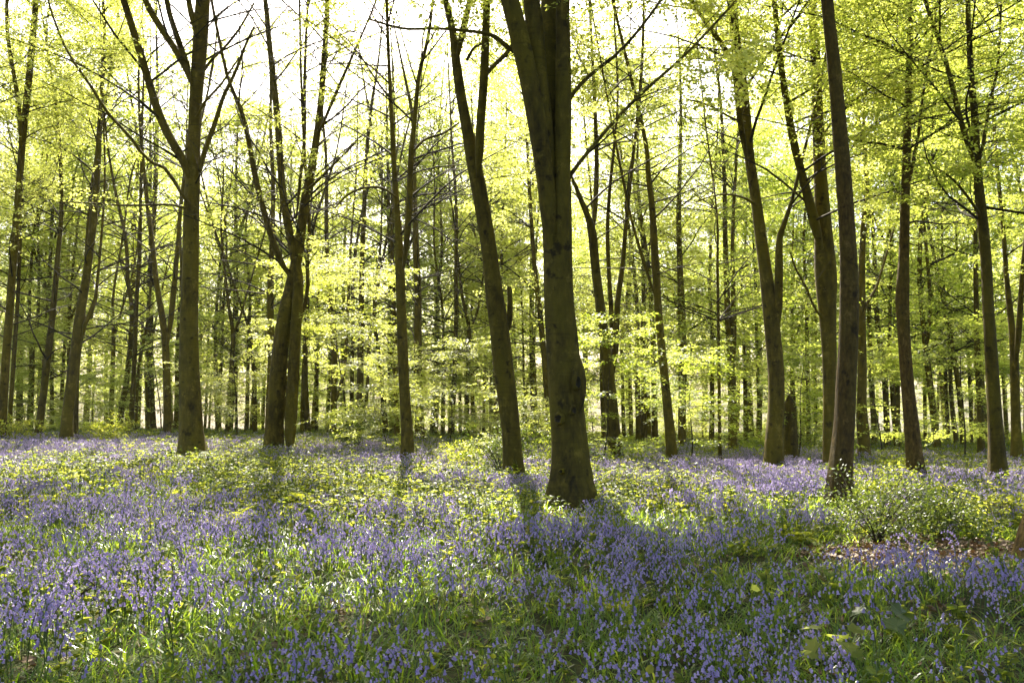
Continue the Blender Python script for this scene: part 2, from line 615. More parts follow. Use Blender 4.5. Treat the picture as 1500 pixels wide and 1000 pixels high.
    # clumps: thin whole regions so that the crown keeps gaps
    cl = vnoise(SP[:, 0] * 1.0 + SP[:, 2] * 0.37, SP[:, 1] + SP[:, 2] * 0.9, 1.3, int(rng.integers(1, 999)))
    keep &= cl > 0.30
    return batches, SP[keep], SD[keep]


def trunk_rings(C, n, sides, flare=0.0, rng=RNG, rough=0.05):
    """C control points (x,y,z,r) -> path, radius rings with flutes and root flare"""
    Q = catmull(C, n)
    P, R = Q[:, :3].copy(), np.maximum(Q[:, 3], 0.004)
    h = P[:, 2] - P[0, 2]
    th = np.arange(sides) * 2 * PI / sides
    ph = rng.uniform(0, 6.28, 5)
    s = np.cumsum(np.concatenate([[0], np.linalg.norm(np.diff(P, axis=0), axis=1)]))
    mod = 1 + rough * (np.sin(2 * th[None, :] + ph[0] + 0.35 * s[:, None]) + 0.6 * np.sin(3 * th[None, :] + ph[1] - 0.5 * s[:, None]) + 0.45 * np.sin(5 * th + ph[3])[None, :] * np.sin(s * 1.3 + ph[2])[:, None])
    if flare > 0:
        fl = flare * np.exp(-np.maximum(h, 0) / 0.38)[:, None] * (0.75 + 0.6 * np.sin(5 * th + ph[4])[None, :] + 0.2 * np.sin(7 * th + ph[2])[None, :])
        mod = mod + np.maximum(fl, -0.1)
    return P, R, R[:, None] * mod


def empty(name, loc, label=None, cat=None, group=None):
    o = bpy.data.objects.new(name, None)
    o.empty_display_size = 0.3
    COL.objects.link(o)
    o.location = loc
    if label:
        o['label'] = label
    if cat:
        o['category'] = cat
    if group:
        o['group'] = group
    return o


def tree(name, label, cat, d, stems, H=20.0, zmin=4.5, spread=4.0, limbs=26, elev=(22, 58), leafy=0.8, bark='bark',
         leafm='beech', branches=(), flare=0.6, tpl=None, group=None, seed=None, leanout=0.0, base_add=None, lean_ext=None, sides=None, cull=1.0):
    """a tree whose stems run through pixels of the photograph, d metres away
    stems: list of (pts [(px,py,width_px)...], depth offset at the foot, at the tip, grow on?)"""
    rng = np.random.default_rng(seed if seed is not None else abs(hash((round(stems[0][0][0][0]), round(d * 10)))) % 99991)
    base_px = stems[0][0][0]
    foot = at(base_px[0], base_px[1], d)
    foot[2] = G(foot[0], foot[1])
    near = d < 24
    sd = sides or (18 if d < 16 else 12 if d < 30 else 8)
    tb = MB()
    grown = []
    for k, st in enumerate(stems):
        pts, d0, d1, go = (list(st) + [0, 0, True])[:4] if len(st) < 4 else st
        pts = np.array(pts, float)
        n = len(pts)
        dd = d + np.linspace(d0, d1, n)
        C = at(pts[:, 0], pts[:, 1], dd)
        r = pts[:, 2] * 0.5 * dd / F
        if k == 0:
            C[0] = foot
            C[0, 2] -= 0.12
        if k > 0:
            r[0] *= 0.45
        C = np.hstack([C, r[:, None]])
        if go:
            dirn = norm((C[-1, :3] - C[-2, :3])[None])[0]
            h_left = foot[2] + H * rng.uniform(0.88, 1.08) - C[-1, 2]
            if h_left > 1.0:
                m = 4
                p, rr = C[-1, :3].copy(), C[-1, 3]
                ext = []
                for j in range(m):
                    dirn = norm((dirn * 0.8 + np.array([0, 0, 0.25]) + rng.normal(0, 0.08, 3))[None])[0]
                    dirn[2] = max(dirn[2], 0.6)
                    p = p + dirn * h_left / m
                    ext.append([*p, max(rr * (1 - (j + 1) / (m + 0.3)), 0.01)])
                C = np.vstack([C, ext])
        ln = np.linalg.norm(np.diff(C[:, :3], axis=0), axis=1).sum()
        n = int(np.clip(ln / (0.22 if near else 0.5), 8, 90))
        P, R, RR = trunk_rings(C, n, sd if k == 0 else max(6, sd - 4), flare if k == 0 else 0, rng, 0.05 if k == 0 else 0.035)
        v, f = tube_arrays(P[None], RR[None], RR.shape[1])
        tb.add(v, f, 0, smooth=True)
        grown.append((P, R))
    root = empty(name, foot, label, cat, group)
    tb.build("trunk", [M[bark]], root, foot)
    # limbs drawn in the photograph
    lim = []
    for pts, d0, d1 in branches:
        pts = np.array(pts, float)
        dd = d + np.linspace(d0, d1, len(pts))
        C = np.hstack([at(pts[:, 0], pts[:, 1], dd), (pts[:, 2] * 0.5 * dd / F)[:, None]])
        P, R, RR = trunk_rings(C, 18, 7, 0, rng, 0.03)
        v, f = tube_arrays(P[None], RR[None], 7)
        lb = MB()
        lb.add(v, f, 0, smooth=True)
        lb.build("limb", [M[bark]], root, foot)
        lim.append((P, R))
    rel = zmin + foot[2]
    bt, SP, SD = grow(grown, rel, spread, limbs, elev, leafy, rng)
    if lim:
        b2, SP2, SD2 = grow(lim, -9, spread * 0.4, max(3, 4 * len(lim)), (10, 40), leafy, rng)
        bt += b2
        SP, SD = np.vstack([SP, SP2]), np.vstack([SD, SD2])
    wb = MB()
    for P, R, s in bt:
        if d > 45 and s == 3 and P.shape[1] == 3:
            continue
        if s == 3:
            kp = shade_keep(P[:, 1], cull if cull > 0.65 else 0.12)
            P, R = P[kp], R[kp]
            if not len(P):
                continue
        v, f = tube_arrays(P, R * (1.0 if d < 30 else 1.25), s)
        wb.add(v, f, 0, smooth=True)
    if wb.n:
        o = wb.build("branches", [M['twig']], root, foot)
        o['kind'] = 'stuff'
    if len(SP):
        k = shade_keep(SP, cull)
        SP, SD = SP[k], SD[k]
        T = tpl or (TPL_NEAR if d < 24 else TPL_MID if d < 40 else TPL_FAR)
        if T is TPL_FAR:
            k = rng.uniform(0, 1, len(SP)) < 0.9
            SP, SD = SP[k], SD[k]
        cb = MB()
        add_sprays(cb, SP, SD, T)
        if cb.n:
            cb.build("crown", [M[leafm]], root, foot)
    return root


def copy_tree(o, loc, rz, sc, label, group):
    r = o.copy()
    COL.objects.link(r)
    r.location = loc
    r.rotation_euler = (0, 0, rz)
    r.scale = (sc, sc, sc)
    r['label'] = label
    r['group'] = group
    for ch in list(o.children):
        c = ch.copy()
        COL.objects.link(c)
        c.parent = r
    return r


# thin bright air between the trunks
hz = MB()
hx, hy0, hy1, hz0, hz1 = 720.0, -540.0, 940.0, -45.0, 34.0
hv = [(x, y, z) for z in (hz0, hz1) for y in (hy0, hy1) for x in (-hx, hx)]
hz.add(hv, [[0, 2, 3, 1], [4, 5, 7, 6], [0, 1, 5, 4], [2, 6, 7, 3], [0, 4, 6, 2], [1, 3, 7, 5]])
hm, hnt, hout = new_mat("thin_haze")
pv = hnt.nodes.new("ShaderNodeVolumePrincipled")
pv.inputs["Color"].default_value = (0.92, 0.95, 0.80, 1)
pv.inputs["Density"].default_value = 0.0002
pv.inputs["Anisotropy"].default_value = 0.35
hnt.links.new(pv.outputs[0], hout.inputs["Volume"])
ho = hz.build("haze", [hm])
ho['kind'] = 'stuff'

# ------------------------------------------------------------------ the trees the photograph shows, near to far
def dist(px, py):
    return float(hit(px, py, 0.15)[1])


GB = "beech trees of the wood"
# the big fluted beech in the middle
tree("beech_tree", "thickest beech, mossy fluted trunk with a bulge and flared roots in the centre", "tree", dist(836, 730),
     [([(836, 730, 62), (836, 705, 56), (835, 650, 51), (831, 600, 49), (828, 555, 48), (824, 500, 46), (819, 440, 42), (817, 380, 41), (815, 320, 43), (812, 270, 46), (808, 210, 44), (806, 140, 42), (806, 60, 36), (808, -20, 30)], 0, 0.3, True),
      ([(811, 400, 14), (806, 330, 24), (800, 270, 26), (790, 200, 27), (776, 120, 28), (760, 50, 28), (744, -10, 26), (722, -80, 22)], 0.12, -0.5, True),
      ([(809, 300, 14), (803, 250, 22), (797, 180, 26), (789, 110, 27), (783, 40, 27), (776, -40, 24)], 0.05, -0.16, True),
      ([(819, 420, 12), (822, 320, 22), (824, 220, 25), (825, 140, 25), (825, 60, 22), (826, -20, 20)], 0.06, -0.1, True),
      ([(846, 610, 14), (847, 575, 24), (845, 545, 24), (840, 515, 14), (834, 490, 6)], -0.08, 0.0, False)],
     H=21, zmin=8.4, spread=7.0, limbs=90, leafy=1.0, flare=0.75,
     branches=[([(826, 275, 7), (840, 250, 6.5), (868, 215, 6), (905, 172, 5.5), (950, 128, 5), (998, 86, 4.5), (1035, 48, 4), (1075, 5, 3.5)], 0, 0.6),
               ([(826, 160, 7), (845, 130, 6), (872, 104, 5.5), (905, 78, 5), (935, 45, 4.5), (965, 5, 4), (985, -30, 3)], 0, 0.8),
               ([(770, 85, 9), (748, 72, 7), (722, 52, 6), (690, 46, 5), (640, 42, 4.5), (590, 42, 4), (540, 28, 3)], 0, -0.8)], cull=0.8)
T1 = [o for o in bpy.data.objects if o.get('label', '').startswith("thickest beech")][0]


def knot(root, px, py, d, rx, rz, r_trunk, cx_px, seed):
    """an old branch scar: a wrinkled lip round a dark hollow"""
    rng = np.random.default_rng(seed)
    dx = (px - cx_px) * d / F
    dep = d - math.sqrt(max(r_trunk ** 2 - dx ** 2, 1e-4))
    c = at(px, py, dep)
    nrm = norm(np.array([[dx, -(d - dep), 0.0]]))[0]
    u = np.array([-nrm[1], nrm[0], 0.0])
    w = np.array([0, 0, 1.0])
    th = np.linspace(0, 2 * PI, 16, endpoint=False)
    v = []
    for s, h in ((1.35, -0.03), (1.05, 0.012), (0.8, 0.016), (0.5, -0.002), (0.15, -0.012)):
        k = s * (1 + 0.16 * rng.normal(0, 1, 16))
        v.append(c + (rx * k * np.cos(th))[:, None] * u + (rz * k * np.sin(th))[:, None] * w + h * nrm)
    v = np.array(v).reshape(-1, 3)
    f = [[r * 16 + j, r * 16 + (j + 1) % 16, (r + 1) * 16 + (j + 1) % 16, (r + 1) * 16 + j] for r in range(4) for j in range(16)]
    mb = MB()
    mb.add(v, f, np.repeat([0, 0, 1, 1], 16), smooth=True)
    mb.build("knot", [M['bark'], M['twig']], root, np.array(root.location))


d1 = float(T1.location.y)
knot(T1, 818, 613, d1, .06, .07, 26 * d1 / F, 832, 1)
knot(T1, 846, 560, d1, .05, .10, 27 * d1 / F, 830, 2)
knot(T1, 840, 600, d1, .035, .06, 26 * d1 / F, 831, 3)
knot(T1, 822, 690, d1, .03, .03, 28 * d1 / F, 835, 4)
# the leaning beech just left of it
tree("beech_tree", "leaning beech whose foot stands in a leggy dark bush, left beside the thickest trunk", "tree", dist(752, 697),
     [([(753, 697, 30), (750, 650, 26), (744, 590, 27), (738, 545, 28), (731, 480, 27), (724, 430, 25), (717, 370, 22), (709, 320, 22), (700, 270, 22), (692, 230, 21), (684, 190, 17), (675, 140, 15), (668, 90, 14), (664, 50, 12), (655, 10, 10), (645, -40, 9)], 0, 0.5, True),
      ([(700, 260, 10), (702, 225, 13), (704, 180, 13), (708, 130, 13), (711, 70, 12), (713, 10, 11), (716, -50, 9)], 0.1, -0.4, True),
      ([(733, 500, 7), (744, 480, 9), (747, 450, 8), (746, 420, 6)], 0.1, 0.3, False),
      ([(668, 95, 7), (676, 55, 10), (686, 10, 9), (692, -40, 7)], 0.3, 0.1, True)],
     H=21, zmin=9.8, spread=6.5, limbs=84, leafy=1.0, flare=0.5,
     branches=[([(708, 112, 8), (725, 95, 7), (742, 78, 7), (752, 62, 5)], 0, 0.8), ([(684, 88, 5), (695, 70, 4), (712, 62, 3)], 0, 0.3)])
# left: tall straight beech with wide forks
tree("beech_tree", "tall straight beech with wide rising forks, thickest trunk in the left part", "tree", dist(283, 668),
     [([(283, 668, 40), (281, 640, 35), (279, 590, 32), (277, 530, 29), (277, 460, 27), (279, 390, 25), (280, 320, 24), (282, 260, 22), (284, 200, 19), (287, 140, 19), (292, 80, 21), (296, 20, 21), (300, -40, 18)], 0, 0.3, True),
      ([(277, 262, 12), (268, 235, 13), (248, 200, 13), (232, 165, 13), (218, 120, 12), (206, 80, 12), (192, 35, 11), (178, -10, 10), (165, -60, 8)], 0, -0.8, True),
      ([(281, 125, 10), (272, 100, 10), (255, 70, 10), (235, 40, 10), (215, 5, 9), (200, -40, 8)], 0, 0.6, True),
      ([(278, 100, 8), (268, 78, 9), (258, 50, 9), (247, 15, 8), (240, -30, 7)], 0.2, -0.4, True),
      ([(291, 60, 9), (283, 30, 9), (277, 5, 8), (272, -40, 7)], 0.1, 0.5, True)],
     H=22, zmin=6.0, spread=4.6, limbs=96, leafy=0.62, cull=0.55, flare=0.5, elev=(36, 66),
     branches=[([(292, 250, 8), (302, 215, 7.5), (315, 180, 7), (328, 140, 6), (345, 105, 5), (358, 70, 4), (372, 40, 3)], 0, 1.0),
               ([(294, 110, 5), (310, 88, 4.5), (332, 66, 4), (352, 40, 3.5), (372, 5, 3)], 0, 0.8),
               ([(278, 300, 5), (262, 278, 5), (246, 250, 6), (230, 242, 5), (212, 230, 5), (190, 200, 5), (160, 168, 4.5), (130, 122, 4), (100, 78, 3.5), (76, 20, 3), (66, -20, 2.5)], -0.1, -2.2),
               ([(272, 306, 4), (250, 300, 3.5), (200, 301, 3.2), (160, 300, 3), (120, 297, 2.6), (85, 296, 2)], -0.1, -1.2),
               ([(288, 172, 5), (300, 150, 4), (325, 122, 3.5), (350, 85, 2.5)], 0, -0.6)])
# the twin stemmed beech
d4 = dist(408, 663)
tree("beech_tree", "twin trunk beech, two mossy stems from one foot crossing into bare forks", "tree", d4,
     [([(400, 663, 29), (401, 640, 25), (405, 580, 24), (410, 520, 23), (417, 465, 21), (426, 420, 18), (434, 385, 16), (441, 340, 15), (446, 300, 14), (456, 250, 13), (464, 200, 11), (470, 150, 10), (474, 100, 9), (478, 40, 8), (482, -30, 7)], 0, 0.4, True),
      ([(424, 663, 21), (425, 630, 18), (429, 560, 18), (432, 500, 17), (436, 440, 17), (436, 400, 16), (430, 370, 13), (422, 330, 12), (415, 290, 11), (411, 240, 10), (407, 180, 10), (401, 120, 9), (394, 60, 8), (387, -10, 7)], -0.25, 0.7, True),
      ([(424, 405, 9), (412, 385, 10), (397, 345, 10), (384, 300, 9), (374, 260, 9), (366, 215, 8), (356, 170, 7), (343, 138, 6), (330, 100, 5)], -0.1, -0.8, True),
      ([(434, 320, 5), (440, 260, 5), (446, 200, 5), (446, 130, 5), (448, 60, 4), (452, -10, 4)], 0.2, 0.9, True),
      ([(463, 205, 4), (478, 170, 5), (495, 130, 5), (515, 85, 4), (535, 40, 3)], 0.3, -0.5, True),
      ([(440, 470, 6), (446, 450, 6), (451, 420, 6), (450, 380, 5), (453, 340, 5)], 0.2, 0.6, True)],
     H=21, zmin=5.0, spread=4.8, limbs=130, leafy=0.6, cull=0.55, flare=0.5, elev=(38, 66),
     branches=[([(447, 282, 6), (468, 262, 4), (490, 240, 3.5), (520, 210, 3)], 0, -0.6)])
# centre-left beech with bare spreading top
tree("beech_tree", "slim straight beech between the twin trunk and the leaning one, sparse young leaves", "tree", dist(598, 676),
     [([(598, 676, 20), (597, 640, 17), (593, 580, 15), (590, 520, 15), (588, 460, 14), (586, 400, 14), (584, 350, 12), (581, 300, 9), (577, 240, 8), (574, 180, 7), (571, 120, 6), (568, 50, 5)], 0, 0.3, True),
      ([(590, 400, 8), (596, 350, 9), (600, 290, 9), (602, 230, 8), (608, 170, 7), (614, 110, 6), (626, 60, 5), (634, 0, 4)], 0, -0.3, True)],
     H=20, zmin=4.6, spread=4.4, limbs=80, leafy=0.55, cull=0.55, flare=0.5, elev=(26, 64),
     branches=[([(582, 290, 4), (560, 276, 4), (535, 275, 3.5), (510, 285, 3), (490, 305, 2.5)], 0, -1.0), ([(603, 225, 4), (622, 205, 4), (650, 195, 3.5), (672, 180, 3)], 0, 0.6)])
# right of the big beech
tree("beech_tree", "dark beech forking low into three upright stems, right beside the thickest trunk", "tree", dist(904, 676),
     [([(904, 676, 22), (900, 640, 19), (895, 590, 19), (890, 545, 19), (884, 490, 16), (878, 440, 15), (872, 390, 14), (868, 345, 14), (862, 320, 10), (852, 295, 8), (842, 270, 6), (830, 240, 5)], 0, -0.6, True),
      ([(896, 555, 10), (900, 520, 10), (903, 470, 9), (906, 430, 8), (912, 390, 7), (916, 340, 6), (922, 280, 5)], 0, 0.5, True),
      ([(896, 530, 7), (896, 470, 7), (892, 400, 6), (890, 340, 6), (893, 280, 5)], 0.2, 0.8, True),
      ([(868, 345, 8), (872, 300, 8), (874, 240, 7), (872, 170, 6)], 0, 0.6, True)],
     H=20, zmin=5.0, spread=4.4, limbs=48, leafy=0.9, flare=0.45)
tree("beech_tree", "slim beech leaning left with a bare lower trunk, two trunks right of the thickest", "tree", dist(985, 682),
     [([(985, 682, 19), (982, 640, 16), (977, 590, 14), (972, 540, 13), (967, 490, 12), (963, 440, 12), (961, 400, 12), (958, 350, 11), (955, 300, 9), (950, 260, 8), (944, 200, 6)], 0, 0.3, True),
      ([(958, 430, 5), (945, 390, 5), (930, 340, 4), (918, 290, 4)], 0.1, 0.6, True)],
     H=20, zmin=4.6, spread=4.0, limbs=46, leafy=0.9, flare=0.4)
tree("beech_tree", "thick upright beech with a seam up its trunk, forked high, broken stump at its foot", "tree", dist(1134, 688),
     [([(1134, 688, 30), (1134, 650, 26), (1137, 600, 24), (1137, 550, 24), (1133, 500, 24), (1128, 450, 23), (1122, 400, 20), (1115, 350, 18), (1110, 310, 17), (1104, 270, 16), (1098, 230, 15), (1094, 180, 14), (1089, 130, 14), (1082, 80, 13), (1075, 35, 13), (1072, -20, 12)], 0, 0.3, True),
      ([(1130, 520, 8), (1139, 460, 12), (1141, 400, 13), (1142, 350, 10), (1148, 330, 8), (1158, 300, 6), (1166, 270, 5)], 0.05, -0.4, True),
      ([(1096, 245, 8), (1086, 190, 9), (1080, 140, 8), (1072, 90, 7), (1050, 55, 7), (1025, 20, 6), (1008, -10, 5)], -0.1, -0.8, True)],
     H=21, zmin=6.0, spread=5.6, limbs=60, leafy=0.9, flare=0.35,
     branches=[([(1108, 300, 4), (1090, 290, 3.5), (1068, 285, 3), (1045, 287, 2.5), (1020, 296, 2)], 0, -0.8), ([(1092, 180, 4), (1070, 172, 3.5), (1040, 155, 3), (1005, 145, 2.5)], 0, -0.6)])
tree("beech_tree", "dark beech with a swollen waist at its fork, hidden low behind the scaly trunk", "tree", dist(1214, 690),
     [([(1214, 690, 18), (1214, 640, 17), (1215, 590, 18), (1215, 530, 20), (1213, 480, 23), (1211, 440, 27), (1210, 410, 31), (1208, 380, 30), (1206, 340, 25), (1204, 300, 21), (1201, 250, 18), (1199, 200, 17), (1197, 140, 15), (1194, 70, 14), (1190, 0, 12)], 0, 0.4, True),
      ([(1203, 365, 15), (1194, 330, 15), (1184, 290, 14), (1172, 245, 12), (1162, 205, 12), (1154, 160, 11), (1146, 110, 10), (1140, 60, 9), (1134, 0, 8)], 0, -0.6, True)],
     H=21, zmin=5.5, spread=4.6, limbs=46, leafy=0.9, flare=0.3,
     branches=[([(1204, 465, 4), (1192, 448, 3.5), (1180, 420, 3.5), (1165, 392, 3), (1158, 370, 2.5)], 0, -0.5)])
tree("beech_tree", "ginger brown trunk with rough scaly bark and moss down its left edge", "tree", dist(1228, 724),
     [([(1228, 724, 36), (1231, 700, 33), (1234, 660, 31), (1238, 610, 29), (1240, 560, 29), (1243, 500, 28), (1244, 440, 28), (1243, 380, 26), (1240, 320, 24), (1236, 260, 24), (1231, 200, 23), (1226, 140, 21), (1220, 80, 20), (1214, 30, 18), (1209, -20, 18)], 0, 0.3, True)],
     H=20, zmin=8.2, spread=4.6, limbs=44, leafy=0.95, bark='rust', flare=0.4)
tree("beech_tree", "pale barked beech right behind the scaly ginger trunk, cankered near its foot", "tree", dist(1266, 678),
     [([(1265, 678, 19), (1266, 650, 17), (1263, 625, 19), (1262, 590, 14), (1263, 540, 13), (1262, 480, 12), (1262, 430, 11), (1263, 380, 9), (1265, 330, 8), (1270, 270, 6)], 0, 0.3, True),
      ([(1263, 465, 5), (1270, 445, 5), (1282, 425, 4), (1292, 395, 3.5)], 0, 0.5, True)], H=17, zmin=5, spread=2.8, limbs=20, leafy=0.8)
tree("beech_tree", "reddish beech with a small swelling above mid height, right of the scaly trunk", "tree", dist(1342, 700),
     [([(1343, 700, 27), (1339, 670, 22), (1336, 630, 20), (1331, 580, 18), (1327, 530, 17), (1324, 480, 17), (1322, 440, 19), (1323, 415, 18), (1324, 380, 15), (1325, 330, 14), (1326, 280, 13), (1328, 220, 12), (1330, 150, 11), (1332, 80, 9), (1334, 0, 8)], 0, 0.3, True),
      ([(1326, 290, 6), (1335, 250, 6), (1345, 200, 5), (1352, 140, 4)], 0, 0.6, True)],
     H=19, zmin=5.2, spread=4.4, limbs=50, leafy=1.0, bark='rust', flare=0.45, elev=(16, 62), leafm='green')
tree("beech_tree", "dark upright beech with flared roots, nearest the right edge with a whole trunk", "tree", dist(1461, 706),
     [([(1462, 706, 30), (1461, 680, 23), (1459, 640, 21), (1456, 590, 19), (1453, 540, 18), (1450, 490, 17), (1447, 440, 16), (1445, 390, 16), (1441, 340, 16), (1437, 300, 15), (1433, 260, 13), (1430, 220, 12), (1428, 170, 11), (1423, 120, 10), (1420, 60, 8), (1418, -10, 7)], 0, 0.3, True),
      ([(1430, 245, 9), (1418, 210, 9), (1408, 180, 8), (1398, 140, 8), (1388, 100, 7), (1375, 60, 6), (1358, 10, 6), (1345, -40, 5)], 0, -0.6, True),
      ([(1432, 250, 6), (1442, 200, 6), (1450, 150, 5), (1462, 90, 4)], 0, 0.8, True)],
     H=20, zmin=4.6, spread=4.6, limbs=54, leafy=1.0, flare=0.75, elev=(12, 62), leafm='green',
     branches=[([(1434, 312, 5), (1415, 285, 4), (1395, 262, 3.5), (1370, 245, 3)], 0, -0.6)])
tree("beech_tree", "forked beech at the right margin, pale trunk half hidden by leaf sprays", "tree", dist(1491, 680),
     [([(1491, 680, 17), (1489, 640, 14), (1487, 590, 13), (1486, 540, 13), (1483, 490, 10), (1479, 450, 9), (1474, 400, 7), (1470, 340, 6)], 0, 0.4, True),
      ([(1487, 545, 8), (1491, 500, 8), (1494, 460, 8), (1498, 400, 7)], 0.1, -0.4, True)], H=18, zmin=4.2, spread=3.2, limbs=28, leafy=0.9, leafm='green')
